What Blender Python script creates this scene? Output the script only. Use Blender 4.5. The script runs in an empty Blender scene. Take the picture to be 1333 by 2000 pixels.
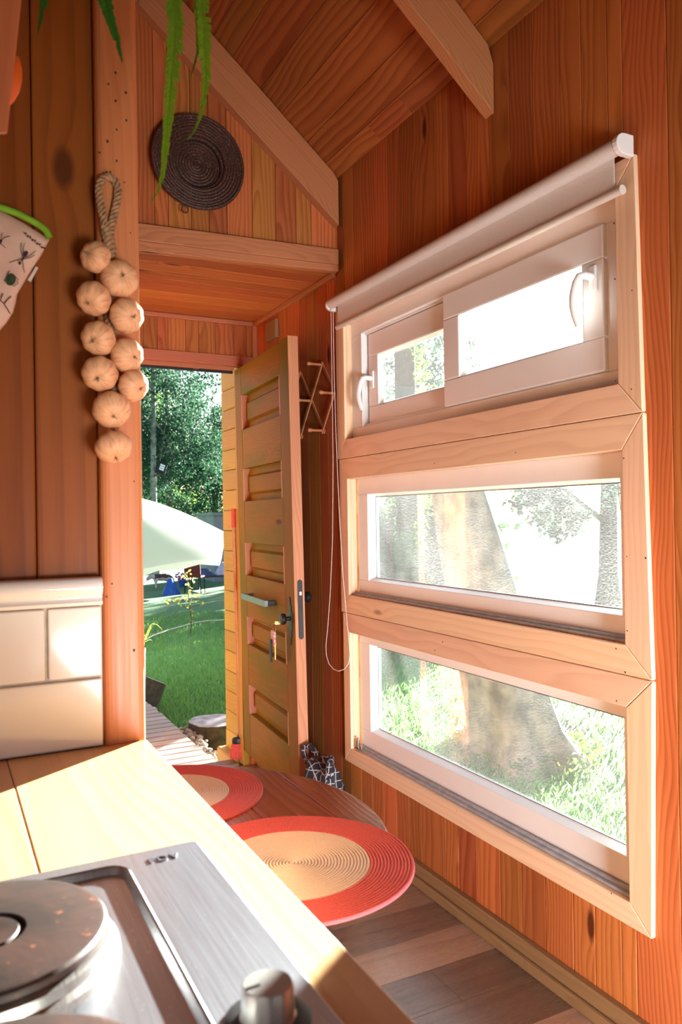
import bpy, bmesh, math, random
import numpy as np
from mathutils import Vector, Matrix
R = math.radians
rnd = random.Random(7)
sc = bpy.context.scene
col = sc.collection

# ------------------------------------------------------------------ camera, sky, sun, exposure
CAMZ = 1.25
YAW, PITCH, ROLL, FOC = R(27.149), R(.277), R(-.872), 1530.0
fwd = Vector((math.sin(YAW)*math.cos(PITCH), math.cos(YAW)*math.cos(PITCH), math.sin(PITCH)))
rgt = Vector((math.cos(YAW), -math.sin(YAW), 0)); up = rgt.cross(fwd)
rgt2 = math.cos(ROLL)*rgt + math.sin(ROLL)*up
up2 = -math.sin(ROLL)*rgt + math.cos(ROLL)*up
cd = bpy.data.cameras.new('camera'); cam = bpy.data.objects.new('camera', cd); col.objects.link(cam)
M = Matrix.Identity(4)
for i in range(3):
    M[i][0], M[i][1], M[i][2] = rgt2[i], up2[i], -fwd[i]
M[2][3] = CAMZ
cam.matrix_world = M
cd.sensor_fit = 'VERTICAL'; cd.sensor_height = 36.0; cd.lens = FOC*36/2000; cd.clip_start = .02
cd.dof.use_dof = True; cd.dof.focus_distance = 2.6; cd.dof.aperture_fstop = 8.0
sc.camera = cam
sc.view_settings.view_transform = 'Standard'; sc.view_settings.look = 'None'
sc.view_settings.gamma = 1; sc.view_settings.use_curve_mapping = False
sc.view_settings.exposure = -.24
sc.cycles.use_denoising = True
sc.cycles.max_bounces = 12; sc.cycles.diffuse_bounces = 7; sc.cycles.transparent_max_bounces = 24
sc.cycles.sample_clamp_indirect = 8

SUN_AZ, SUN_EL, SUN_E = R(35), R(11.3), 96.0      # azimuth from +X towards +Y
w = bpy.data.worlds.new('sky'); sc.world = w; w.use_nodes = True
wn = w.node_tree; bg = wn.nodes['Background']
sky = wn.nodes.new('ShaderNodeTexSky'); sky.sky_type = 'NISHITA'; sky.sun_disc = False
sky.sun_elevation = R(24); sky.sun_rotation = R(55); sky.air_density = 1.0; sky.dust_density = 1.5
wn.links.new(sky.outputs[0], bg.inputs[0]); bg.inputs[1].default_value = .34
sl = bpy.data.lights.new('sun', 'SUN'); sl.energy = SUN_E; sl.angle = R(.6); sl.color = (1, .97, .93)
so = bpy.data.objects.new('sun', sl); col.objects.link(so)
sdir = Vector((math.cos(SUN_AZ)*math.cos(SUN_EL), math.sin(SUN_AZ)*math.cos(SUN_EL), math.sin(SUN_EL)))
so.rotation_euler = sdir.to_track_quat('Z', 'Y').to_euler(); so.location = (8, 6, 4)
def area(name, loc, d, sx, sy, e, c, spread=180):           # fill lamps added at the unseen openings behind the viewer
    l = bpy.data.lights.new(name, 'AREA'); l.shape = 'RECTANGLE'; l.size = sx; l.size_y = sy
    l.energy = e; l.color = c; l.spread = R(spread)
    o = bpy.data.objects.new(name, l); col.objects.link(o); o.location = loc
    o.rotation_euler = Vector(d).to_track_quat('-Z', 'Y').to_euler()
area('fill_back_low', (.78, -1.50, .32), (.30, 1, -.02), .95, .7, 74, (.97, .97, 1), 90)  # low fill lamp added to brighten the lower window wall
area('fill_left', (-.96, -.4, 1.15), (1, .25, -.35), 1.0, .8, 3, (1, .86, .76), 110)  # weak warm fill lamp added on the unseen left side

# ------------------------------------------------------------------ pixel -> point helpers
def ray(px, py):
    return rgt2*((px-666.5)/FOC) - up2*((py-1000)/FOC) + fwd
def atY(px, py, Y):
    r = ray(px, py); t = Y/r.y; return Vector((r.x*t, Y, CAMZ+r.z*t))
def atX(px, py, X):
    r = ray(px, py); t = X/r.x; return Vector((X, r.y*t, CAMZ+r.z*t))
def atZ(px, py, Z):
    r = ray(px, py); t = (Z-CAMZ)/r.z; return Vector((r.x*t, r.y*t, Z))

# ------------------------------------------------------------------ material helpers
class G:
    def __init__(s, name):
        s.m = bpy.data.materials.new(name); s.m.use_nodes = True
        s.nt = s.m.node_tree; s.p = s.nt.nodes['Principled BSDF']; s.out = s.nt.nodes['Material Output']
    def n(s, t, **kw):
        nd = s.nt.nodes.new('ShaderNode'+t)
        for k, v in kw.items(): setattr(nd, k, v)
        return nd
    def set(s, sock, v):
        if hasattr(v, 'links') or hasattr(v, 'is_linked'): s.nt.links.new(v, sock)
        elif isinstance(v, (tuple, list)) and len(v) == 3 and sock.type == 'RGBA': sock.default_value = (*v, 1)
        else: sock.default_value = v
    def math(s, op, a, b=None, c=None, clamp=False):
        nd = s.n('Math', operation=op); nd.use_clamp = clamp
        s.set(nd.inputs[0], a)
        if b is not None: s.set(nd.inputs[1], b)
        if c is not None: s.set(nd.inputs[2], c)
        return nd.outputs[0]
    def mix(s, f, a, b, blend='MIX'):
        nd = s.n('Mix', data_type='RGBA', blend_type=blend); nd.clamp_factor = True
        s.set(nd.inputs[0], f); s.set(nd.inputs[6], a); s.set(nd.inputs[7], b)
        return nd.outputs[2]
    def vmul(s, v, k):
        nd = s.n('VectorMath', operation='MULTIPLY'); s.set(nd.inputs[0], v); nd.inputs[1].default_value = k
        return nd.outputs[0]
    def vadd(s, v, k):
        nd = s.n('VectorMath', operation='ADD'); s.set(nd.inputs[0], v); s.set(nd.inputs[1], k)
        return nd.outputs[0]
    def noise(s, v, sc_=1.0, d=2.0, out=0):
        nd = s.n('TexNoise'); s.set(nd.inputs['Vector'], v); nd.inputs['Scale'].default_value = sc_
        nd.inputs['Detail'].default_value = d
        return nd.outputs[out]
    def ramp(s, f, a, b):            # linear map a..b to 0..1
        nd = s.n('MapRange'); s.set(nd.inputs[0], f); nd.inputs[1].default_value = a; nd.inputs[2].default_value = b
        return nd.outputs[0]
    def attr(s, name, fac=False):
        nd = s.n('Attribute'); nd.attribute_name = name
        return nd.outputs['Fac'] if fac else nd.outputs['Vector']
    def objc(s):
        return s.n('TexCoord').outputs['Object']
    def col(s, c): s.set(s.p.inputs['Base Color'], c)
    def rough(s, r): s.set(s.p.inputs['Roughness'], r)
    def bump(s, h, st=.3, d=.002):
        b = s.n('Bump'); b.inputs['Strength'].default_value = st; b.inputs['Distance'].default_value = d
        s.set(b.inputs['Height'], h); s.nt.links.new(b.outputs[0], s.p.inputs['Normal'])

def wood(name, light, dark, ring=.008, amt=.75, rough=.5, var=.5, knots=.8, kcol=(.10, .022, .008), hue=None, spec=.4, flat=None):
    g = G(name); gc = g.attr('gc'); bid = g.attr('bid', True)
    sep = g.n('SeparateXYZ'); g.set(sep.inputs[0], gc); x, y, z = sep.outputs
    n1 = g.noise(g.vmul(gc, (1.3, 5, 5)), 1.0, 2.0)
    n2 = g.noise(g.vmul(gc, (5, 22, 22)), 1.0, 1.0)
    wy = g.math('MULTIPLY_ADD', n1, .13, g.math('MULTIPLY', n2, .012))
    vor = g.n('TexVoronoi'); cv = g.vmul(gc, (2.4, 8, 8))
    if flat:                                        # knots laid out over the face of the board
        vor.voronoi_dimensions = '2D'; cx_ = g.n('CombineXYZ'); g.set(cx_.inputs[0], g.math('MULTIPLY', x, 3.2)); g.set(cx_.inputs[1], g.math('MULTIPLY', y if flat == 'y' else z, 6.5)); cv = cx_.outputs[0]
    g.set(vor.inputs['Vector'], cv); vor.inputs['Scale'].default_value = 1
    sepc = g.n('SeparateColor'); g.set(sepc.inputs[0], vor.outputs['Color'])
    sel = g.math('GREATER_THAN', sepc.outputs[0], 1-.35*knots)
    d = vor.outputs['Distance']
    kd = g.math('MULTIPLY', g.math('POWER', g.ramp(d, .42, 0), 2.0), sel)
    kk = g.math('MULTIPLY', g.ramp(d, .13, .07), sel)
    yy = g.math('ADD', y, wy)
    r = g.math('SQRT', g.math('ADD', g.math('MULTIPLY', yy, yy), g.math('MULTIPLY', g.math('ADD', z, .03), g.math('ADD', z, .03))))
    r = g.math('ADD', r, g.math('MULTIPLY_ADD', x, .01, g.math('MULTIPLY', kd, .03)))
    fr = g.math('FRACT', g.math('DIVIDE', r, ring))
    late = g.math('MULTIPLY', g.ramp(fr, .25, .85), g.ramp(fr, 1.0, .9))
    fib = g.noise(g.vmul(gc, (6, 260, 260)), 1.0, 1.0)
    f = g.math('MULTIPLY', late, amt)
    f = g.math('ADD', f, g.math('MULTIPLY_ADD', fib, .35, -.17))
    f = g.math('ADD', f, g.math('MULTIPLY_ADD', n1, .7, -.35), clamp=True)
    c = g.mix(f, light, dark)
    c = g.mix(kk, c, kcol)
    hsv = g.n('HueSaturation'); g.set(hsv.inputs['Color'], c)
    g.set(hsv.inputs['Value'], g.math('MULTIPLY_ADD', bid, var, 1-var*.5))
    g.set(hsv.inputs['Hue'], g.math('MULTIPLY_ADD', g.math('FRACT', g.math('MULTIPLY', bid, 7.31)), .022, .489))
    c = hsv.outputs[0]
    if hue:                                         # weather stains: another colour of the wood itself
        c = g.mix(g.ramp(g.noise(g.vmul(gc, (2.2, 9, 9)), 1.0, 3.0), .42, .68), c, hue)
    g.col(c); g.rough(g.math('MULTIPLY_ADD', fib, .2, rough-.1)); g.p.inputs['Specular IOR Level'].default_value = spec
    g.bump(f, .25, .0006)
    return g.m

def plain(name, c, rough=.5, metal=0, var=0, scale=30, spec=.5, bump=0, c2=None):
    g = G(name); g.p.inputs['Metallic'].default_value = metal; g.p.inputs['Specular IOR Level'].default_value = spec
    n = g.noise(g.objc(), scale, 3.0)
    if c2 is None: c2 = tuple(v*(1-var) for v in c)
    g.col(g.mix(g.ramp(n, .35, .65), c, c2)); g.rough(rough)
    if bump: g.bump(n, bump, .002)
    return g.m

MT = {}
MT['board'] = wood('larch_boards', (.50, .162, .047), (.25, .054, .013), ring=.015, amt=.55, var=.45, rough=.5, spec=.2)
MT['ceil'] = wood('larch_ceiling_boards', (.38, .112, .030), (.20, .044, .011), ring=.026, amt=.65, var=.40, rough=.5, knots=.35, spec=.2, flat='y')
MT['wide'] = wood('wide_larch_boards', (.27, .060, .013), (.15, .026, .006), ring=.032, amt=.5, var=.3, rough=.45, knots=1.1, spec=.2, flat='z')
MT['post'] = wood('planed_pine_post', (.60, .215, .085), (.48, .150, .055), ring=.011, amt=.35, var=.2, rough=.42, knots=.8)
MT['rafter'] = wood('planed_rafter_pine', (.50, .19, .085), (.34, .11, .045), ring=.008, amt=.5, var=.2, rough=.55, knots=.9)
MT['trim'] = wood('pale_casing_pine', (.87, .62, .42), (.70, .43, .26), ring=.020, amt=.42, var=.12, rough=.5, knots=.35, kcol=(.25, .1, .05))
MT['door'] = wood('weathered_door_wood', (.27, .150, .010), (.175, .090, .005), ring=.009, amt=.4, var=.2, rough=.55, knots=.3, hue=(.165, .145, .005), spec=.12)
MT['dooredge'] = wood('fresh_door_edge', (.60, .26, .125), (.42, .15, .06), ring=.005, amt=.5, var=.1, knots=0)
MT['clad'] = wood('yellow_cladding', (.56, .345, .034), (.40, .21, .018), ring=.012, amt=.35, var=.25, knots=.6)
MT['floor'] = wood('laminate_planks', (.30, .185, .125), (.17, .105, .078), ring=.05, amt=.45, var=1.15, rough=.27, knots=.3, kcol=(.07, .04, .03), spec=.8)
MT['skirt'] = wood('brown_skirting', (.27, .175, .075), (.17, .10, .042), ring=.014, amt=.4, var=.1, rough=.5, knots=.1)
MT['worktop'] = wood('pine_worktop', (.68, .37, .18), (.56, .27, .11), ring=.018, amt=.4, var=.25, rough=.38, knots=.6)
MT['table'] = wood('varnished_table_boards', (.33, .105, .042), (.20, .052, .019), ring=.010, amt=.55, var=.25, rough=.22, knots=.5, spec=.7)
MT['deck'] = wood('weathered_deck', (.42, .34, .30), (.26, .20, .17), ring=.012, amt=.4, var=.3, rough=.7, knots=.2)
MT['peg'] = wood('peg_wood', (.50, .20, .09), (.34, .11, .045), ring=.006, amt=.3, var=.1, knots=0)
MT['cab'] = wood('cabinet_wood', (.50, .26, .11), (.34, .15, .06), amt=.4, var=.2)
MT['pvc'] = plain('white_pvc', (.88, .88, .875), .32, var=.03, scale=6)
MT['track'] = plain('grey_track', (.42, .44, .48), .4, var=.25, scale=40)
MT['fabric'] = plain('blind_fabric', (.74, .70, .67), .85, var=.08, scale=220)
MT['bar'] = plain('blind_bar', (.70, .65, .58), .45, var=.03)
MT['tile'] = plain('white_glazed_tile', (.80, .76, .72), .10, var=.02, scale=4, spec=.6)
MT['grout'] = plain('grout', (.62, .55, .48), .9, var=.15, scale=90)
MT['black'] = plain('black_iron', (.018, .018, .020), .45, var=.3, metal=.3)
MT['dark'] = plain('dark_strip', (.012, .012, .014), .5)
MT['silver'] = plain('polished_steel', (.62, .62, .62), .18, metal=1, var=.1)
MT['graysteel'] = plain('grey_handle_metal', (.20, .22, .25), .35, metal=.6, var=.1)
MT['satin'] = plain('satin_grey_knob', (.40, .39, .37), .38, metal=.5, var=.1)
MT['brass'] = plain('brass_key', (.62, .45, .18), .3, metal=1, var=.2)
MT['redtag'] = plain('red_key_tag', (.55, .04, .05), .35, var=.5, scale=120, c2=(.62, .50, .46))
MT['rope'] = plain('jute_rope', (.44, .24, .12), .9, var=.45, scale=160, bump=.5)
MT['garlic'] = None
MT['white'] = plain('white_cord', (.78, .74, .68), .5, var=.1)
MT['green'] = plain('lime_binding', (.20, .42, .012), .7, var=.2, scale=60)
MT['orange'] = plain('orange_cloth', (.80, .13, .02), .6, var=.2)
MT['redbrush'] = plain('red_bristles', (.75, .10, .07), .7, var=.45, scale=260)
MT['handle'] = plain('broom_handle_wood', (.52, .23, .09), .4, var=.2)
def canopy_mat():
    g = G('cream_canopy'); g.col((.93, .91, .86)); g.rough(.8)
    t = g.n('BsdfTranslucent'); t.inputs[0].default_value = (.95, .93, .88, 1); mx = g.n('MixShader'); mx.inputs[0].default_value = .65
    g.set(mx.inputs[1], g.p.outputs[0]); g.set(mx.inputs[2], t.outputs[0]); g.nt.links.new(mx.outputs[0], g.out.inputs[0]); return g.m
MT['canopy'] = canopy_mat()
MT['blue'] = plain('blue_sheet', (.03, .14, .62), .45, var=.4, scale=9)
MT['denim'] = plain('denim_cloth', (.07, .12, .24), .8, var=.4, scale=12)
MT['linen'] = plain('pale_laundry', (.60, .64, .72), .8, var=.2, scale=9)
MT['maroon'] = plain('maroon_cloth', (.22, .03, .025), .8, var=.3)
MT['pink'] = plain('pink_petals', (.80, .10, .32), .7, var=.5, c2=(.12, .08, .5), scale=40)
MT['shed'] = plain('grey_render', (.30, .31, .33), .9, var=.2, scale=5)
MT['soil'] = plain('wet_soil', (.06, .04, .028), .9, var=.4, scale=12)
MT['gravel'] = plain('pale_gravel', (.55, .50, .42), .9, var=.6, scale=30, bump=.8)
MT['barkg'] = plain('grey_bark', (.27, .28, .25), .9, var=.6, scale=9, bump=.8, c2=(.11, .115, .10))
MT['barkd'] = plain('dark_bark', (.10, .070, .048), .9, var=.6, scale=22, bump=.9, c2=(.045, .04, .022))
MT['cut'] = plain('sawn_end_grain', (.52, .50, .50), .8, var=.45, scale=16)

def grain_ring_mat():
    g = G('coil_basket'); gc = g.objc()
    n = g.noise(gc, 240, 2.0)
    g.col(g.mix(g.ramp(n, .56, .72), (.050, .018, .012), (.30, .16, .11))); g.rough(.6); g.bump(n, .6, .003)
    return g.m
MT['basket'] = grain_ring_mat()

def garlic_mat():
    g = G('garlic_skin'); gc = g.attr('gc')          # x = angle, y = latitude
    s = g.noise(g.vmul(gc, (26, 1.2, 1)), 1.0, 2.0)
    g.col(g.mix(g.ramp(s, .50, .72), (.74, .39, .205), (.56, .24, .12))); g.rough(.55)
    g.set(g.p.inputs['Subsurface Weight'], .15); g.p.inputs['Subsurface Radius'].default_value = (.01, .006, .003)
    g.p.inputs['Subsurface Scale'].default_value = .6
    return g.m
MT['garlic'] = garlic_mat()

def mat_woven(name, c, c2):
    g = G(name); n = g.noise(g.objc(), 420, 2.0)
    g.col(g.mix(g.ramp(n, .4, .65), c, c2)); g.rough(.8); g.bump(n, .4, .001)
    return g.m
MT['matred'] = mat_woven('coral_braid', (.78, .165, .185), (.66, .115, .135))
MT['matcream'] = mat_woven('cream_braid', (.88, .83, .80), (.80, .74, .70))

def brushed(name, c, rough=.28, aniso=.5):
    g = G(name); n = g.noise(g.vmul(g.objc(), (500, 9, 60)), 1.0, 2.0)
    sp = g.noise(g.objc(), 330, 1.0)
    g.p.inputs['Metallic'].default_value = 1
    b = g.mix(g.ramp(n, .3, .7), c, tuple(v*.82 for v in c))
    g.col(g.mix(g.ramp(sp, .72, .76), b, (.85, .85, .85)))
    g.rough(g.math('MULTIPLY_ADD', n, .16, rough)); g.bump(n, .15, .0004)
    return g.m
MT['steel'] = brushed('brushed_steel', (.50, .54, .60), .30)
MT['ringsteel'] = brushed('burner_ring_steel', (.70, .68, .64), .22)

def hotplate_mat():
    g = G('rusty_hot_plate'); oc = g.objc()
    n = g.noise(oc, 22, 4.0); n2 = g.noise(oc, 90, 3.0)
    c = g.mix(g.ramp(n, .40, .62), (.030, .019, .015), (.052, .025, .018))
    c = g.mix(g.ramp(n2, .66, .74), c, (.22, .07, .03))
    g.col(c); g.rough(.5); g.p.inputs['Specular IOR Level'].default_value = .22; g.bump(n2, .3, .0008)
    return g.m
MT['hot'] = hotplate_mat()

def glass_mat(name, dirt, speck):
    g = G(name); oc = g.objc()
    tr = g.n('BsdfTransparent'); tr.inputs[0].default_value = (.93, .96, .95, 1)
    gl = g.n('BsdfGlossy'); gl.inputs['Roughness'].default_value = .02
    fr = g.n('Fresnel'); fr.inputs[0].default_value = 1.45
    m1 = g.n('MixShader'); g.set(m1.inputs[0], g.math('MULTIPLY', fr.outputs[0], .08)); g.set(m1.inputs[1], tr.outputs[0]); g.set(m1.inputs[2], gl.outputs[0])
    tl = g.n('BsdfTranslucent'); tl.inputs[0].default_value = (.80, .80, .80, 1)
    big = g.noise(g.vmul(oc, (1, 5, 3)), 1.0, 3.0); fine = g.noise(g.vmul(oc, (1, 330, 230)), 1.0, 2.0)
    f = g.math('MULTIPLY', g.ramp(big, .25, .75), g.ramp(fine, .42, .75))
    f = g.math('MULTIPLY_ADD', f, speck, dirt, clamp=True)
    m2 = g.n('MixShader'); g.set(m2.inputs[0], f); g.set(m2.inputs[1], m1.outputs[0]); g.set(m2.inputs[2], tl.outputs[0])
    g.nt.links.new(m2.outputs[0], g.out.inputs[0]); g.nt.nodes.remove(g.p)
    return g.m
MT['glass1'] = glass_mat('clean_glass', .012, .012)
MT['glass2'] = glass_mat('dusty_glass', .006, .085)
MT['glass3'] = glass_mat('dusty_low_glass', .004, .042)

def leaf_mat(name, c, c2, tl=.4):
    g = G(name); bid = g.attr('bid', True)
    cc = g.mix(bid, c, c2)
    g.col(cc); g.rough(.75); g.p.inputs['Specular IOR Level'].default_value = .12
    t = g.n('BsdfTranslucent'); g.set(t.inputs[0], g.mix(.5, cc, (min(1, c[0]*2.2), min(1, c[1]*1.8), c[2]*.6)))
    mx = g.n('MixShader'); mx.inputs[0].default_value = tl
    g.set(mx.inputs[1], g.p.outputs[0]); g.set(mx.inputs[2], t.outputs[0]); g.nt.links.new(mx.outputs[0], g.out.inputs[0])
    return g.m
MT['leafblue'] = leaf_mat('bluish_leaves', (.018, .060, .052), (.06, .125, .085), .3)
MT['leafdark'] = leaf_mat('dark_leaves', (.02, .06, .03), (.07, .15, .05))
MT['leafbright'] = leaf_mat('bright_leaves', (.07, .17, .03), (.22, .32, .06), .5)
MT['fern'] = leaf_mat('fern_green', (.085, .22, .018), (.24, .34, .015), .35)
MT['ferndark'] = leaf_mat('fern_dark', (.025, .115, .018), (.06, .18, .02), .35)
MT['grass'] = leaf_mat('grass_blades', (.13, .32, .13), (.24, .42, .17), .45)
MT['straw'] = leaf_mat('pale_blades', (.35, .40, .09), (.55, .50, .16), .4)

def lawn_mat():
    g = G('lawn_ground'); oc = g.objc()
    n = g.noise(oc, 1.1, 5.0); n2 = g.noise(oc, 26, 4.0)
    c = g.mix(g.ramp(n2, .3, .7), (.055, .175, .06), (.10, .25, .085))
    c = g.mix(g.ramp(n, .56, .66), c, (.15, .14, .075))
    g.col(c); g.rough(.9); g.bump(n2, .9, .03)
    return g.m
MT['lawn'] = lawn_mat()

def mitt_mat():
    g = G('mitt_cotton'); n = g.noise(g.objc(), 16, 3.0)
    g.col(g.mix(g.ramp(n, .45, .75), (.70, .47, .38), (.58, .35, .29))); g.rough(.85)
    return g.m
MT['mitt'] = mitt_mat()
MT['bug'] = plain('bug_print', (.035, .022, .025), .8, var=.2)
MT['bug2'] = plain('green_bug_print', (.045, .075, .02), .8, var=.7, scale=300)

def check_mat():
    g = G('dark_checked_cloth'); s = g.n('SeparateXYZ'); g.set(s.inputs[0], g.vadd(g.vmul(g.attr('gc'), (1, 1, 1)), (.5, .5, .5)))
    fs = [g.math('LESS_THAN', g.math('FRACT', g.math('MULTIPLY', q, 30)), .10) for q in s.outputs]
    f = g.math('MAXIMUM', fs[0], g.math('MAXIMUM', fs[1], fs[2]))
    g.col(g.mix(f, (.016, .016, .022), (.42, .40, .42))); g.rough(.8)
    return g.m
MT['check'] = check_mat()

# ------------------------------------------------------------------ mesh helpers
def wloc(o):
    v = Vector((0, 0, 0))
    while o is not None: v += o.location; o = o.parent
    return v
class MB:
    def __init__(s): s.v = []; s.f = []; s.mi = []; s.gc = []; s.bid = []; s.cur = 0
    def add(s, vs, fs, gc=None, bid=None):
        b = len(s.v); bid = rnd.random() if bid is None else bid
        off = Vector((rnd.uniform(0, 9), rnd.uniform(-.05, .05), rnd.uniform(0, .05)))
        for i, v in enumerate(vs):
            s.v.append(tuple(v)); s.gc.append(tuple(Vector(v)+off) if gc is None else gc[i]); s.bid.append(bid)
        for f in fs: s.f.append([b+i for i in f]); s.mi.append(s.cur)
        return s
    def hexa(s, vs, axis='z', bid=None):           # 8 corners: bottom 4 (ccw), top 4
        k = {'x': (0, 1, 2), 'y': (1, 0, 2), 'z': (2, 1, 0)}[axis]
        c = sum((Vector(v) for v in vs), Vector())/8
        off = (rnd.uniform(0, 30), rnd.uniform(-.06, .06), rnd.uniform(0, .06))
        gc = []
        for v in vs:
            q = Vector(v)-c; gc.append((q[k[0]]+off[0], q[k[1]]+off[1], q[k[2]]+off[2]))
        return s.add(vs, [(3, 2, 1, 0), (4, 5, 6, 7), (0, 1, 5, 4), (1, 2, 6, 5), (2, 3, 7, 6), (3, 0, 4, 7)], gc, bid)
    def box(s, x0, x1, y0, y1, z0, z1, axis='z', bid=None):
        x0, x1 = min(x0, x1), max(x0, x1); y0, y1 = min(y0, y1), max(y0, y1); z0, z1 = min(z0, z1), max(z0, z1)
        return s.hexa([(x0, y0, z0), (x1, y0, z0), (x1, y1, z0), (x0, y1, z0),
                       (x0, y0, z1), (x1, y0, z1), (x1, y1, z1), (x0, y1, z1)], axis, bid)
    def prism(s, poly, f, a, b, axis=None, bid=None):     # poly of 2-D points, f(u,v,w)->xyz
        n = len(poly); vs = [f(u, v, a) for u, v in poly]+[f(u, v, b) for u, v in poly]
        fs = [list(range(n))[::-1], list(range(n, 2*n))]+[(i, (i+1) % n, n+(i+1) % n, n+i) for i in range(n)]
        gc = None
        if axis:
            k = {'x': (0, 1, 2), 'y': (1, 0, 2), 'z': (2, 1, 0)}[axis]; o = (rnd.uniform(0, 30), rnd.uniform(-.06, .06), rnd.uniform(0, .05))
            c = sum((Vector(v) for v in vs), Vector())/len(vs)
            gc = [tuple((Vector(v)-c)[k[j]]+o[j] for j in range(3)) for v in vs]
        return s.add(vs, fs, gc, bid)
    def tube(s, pts, r, seg=8, cap=True, bid=None):
        pts = [Vector(p) for p in pts]; n = len(pts)
        rs = r if isinstance(r, (list, tuple)) else [r]*n
        vs = []; fs = []; t0 = (pts[1]-pts[0]).normalized()
        u = t0.orthogonal().normalized()
        for i, p in enumerate(pts):
            t = (pts[min(i+1, n-1)]-pts[max(i-1, 0)])
            t = t.normalized() if t.length > 1e-9 else t0
            u = (u-t*u.dot(t)); u = u.normalized() if u.length > 1e-6 else t.orthogonal().normalized()
            w_ = t.cross(u)
            for k in range(seg):
                a = 2*math.pi*k/seg; vs.append(p+(u*math.cos(a)+w_*math.sin(a))*rs[i])
        for i in range(n-1):
            for k in range(seg):
                a = i*seg+k; b = i*seg+(k+1) % seg; fs.append((a, b, b+seg, a+seg))
        if cap: fs += [list(range(seg))[::-1], [(n-1)*seg+k for k in range(seg)]]
        return s.add(vs, fs, None, bid)
    def lathe(s, prof, c, ax=(0, 0, 1), seg=48, wob=None, bid=None):    # prof: (radius, height)
        ax = Vector(ax).normalized(); u = ax.orthogonal().normalized()
        if abs(ax.z) > .99: u = Vector((1, 0, 0))
        w_ = ax.cross(u); c = Vector(c); vs = []; fs = []; n = len(prof)
        for i, (r, h) in enumerate(prof):
            for k in range(seg):
                a = 2*math.pi*k/seg; rr = r*(wob(a, i) if wob else 1)
                vs.append(c+ax*h+(u*math.cos(a)+w_*math.sin(a))*rr)
        for i in range(n-1):
            for k in range(seg):
                a = i*seg+k; b = i*seg+(k+1) % seg; fs.append((a, b, b+seg, a+seg))
        if prof[0][0] > 1e-6: fs.append(list(range(seg))[::-1])
        if prof[-1][0] > 1e-6: fs.append([(n-1)*seg+k for k in range(seg)])
        return s.add(vs, fs, None, bid)
    def sphere(s, c, r, sz=(1, 1, 1), seg=12, rg=8, bid=None):
        vs = []; fs = []; c = Vector(c)
        for i in range(rg+1):
            th = math.pi*i/rg
            for k in range(seg):
                a = 2*math.pi*k/seg
                vs.append(c+Vector((r*sz[0]*math.sin(th)*math.cos(a), r*sz[1]*math.sin(th)*math.sin(a), r*sz[2]*math.cos(th))))
        for i in range(rg):
            for k in range(seg):
                a = i*seg+k; b = i*seg+(k+1) % seg; fs.append((a, a+seg, b+seg, b))
        return s.add(vs, fs, None, bid)
    def xf(s, m, a=0):
        for i in range(a, len(s.v)): s.v[i] = tuple(m @ Vector(s.v[i]))
        return s
    def build(s, name, mats, parent=None, smooth=False, bevel=0, origin=None, angle=40, subsurf=0):
        if not isinstance(mats, (list, tuple)): mats = [mats]
        me = bpy.data.meshes.new(name)
        o = bpy.data.objects.new(name, me); col.objects.link(o)
        org = wloc(parent) if parent is not None else Vector(origin if origin is not None else
              ((min(v[0] for v in s.v)+max(v[0] for v in s.v))/2, (min(v[1] for v in s.v)+max(v[1] for v in s.v))/2, min(v[2] for v in s.v)))
        me.from_pydata([(v[0]-org.x, v[1]-org.y, v[2]-org.z) for v in s.v], [], s.f)
        if parent is not None: o.parent = parent
        else: o.location = org
        for m in mats: me.materials.append(m)
        me.polygons.foreach_set('material_index', s.mi)
        a = me.attributes.new('gc', 'FLOAT_VECTOR', 'POINT'); a.data.foreach_set('vector', [x for g in s.gc for x in g])
        b = me.attributes.new('bid', 'FLOAT', 'POINT'); b.data.foreach_set('value', s.bid)
        if smooth:
            me.polygons.foreach_set('use_smooth', [True]*len(me.polygons))
            me.set_sharp_from_angle(angle=R(angle))
        me.update()
        if bevel:
            m = o.modifiers.new('bevel', 'BEVEL'); m.width = bevel; m.segments = 2; m.limit_method = 'ANGLE'; m.angle_limit = R(50)
        if subsurf:
            m = o.modifiers.new('sub', 'SUBSURF'); m.levels = subsurf; m.render_levels = subsurf
        return o
def empty(name, loc, label=None, cat=None, group=None, kind=None):
    o = bpy.data.objects.new(name, None); col.objects.link(o); o.location = loc; o.empty_display_size = .05
    return tag(o, label, cat, group, kind)
def tag(o, label=None, cat=None, group=None, kind=None):
    if label: o['label'] = label
    if cat: o['category'] = cat
    if group: o['group'] = group
    if kind: o['kind'] = kind
    return o
def struct(o, label=None): o['kind'] = 'structure'; return tag(o, label)
def shade_smooth_faces(): pass

FZ = -.06                                   # floor level
WX = 1.512                                  # board face of the window wall
RIDGE, SL = .25, .846
def roofz(x): return 2.665 + SL*(1.5-x) if x > RIDGE else 2.665+SL*(x+1.0)

# ================================================================== STRUCTURE
# floor of laminate planks running across the room
mb = MB(); y = 1.578-.163*22
while y < 3.9:
    row = round((y-1.578)/.163); x = -1.05-(.62, .15, .40, .85, .30)[row % 5]; tone = {-3: .3, -2: .75, -1: .85, 0: .12, 1: .05, 2: .80, 3: .18, 4: .55}.get(row, rnd.random())
    while x < 1.52:
        x1 = x+1.22; a, b = max(x, -1.05), min(x1, 1.52)
        if b > a+.01: mb.box(a+.0006, b-.0006, max(y, -1.7)+.0006, min(y+.163, 3.93)-.0006, FZ-.02, FZ, 'x', min(1, max(0, tone+rnd.uniform(-.06, .06))))
        x = x1
    y += .163
mb.box(-1.1, 1.6, -1.7, 3.95, FZ-.16, FZ-.0205, 'x')
struct(mb.build('floor', MT['floor'], bevel=0))

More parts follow.
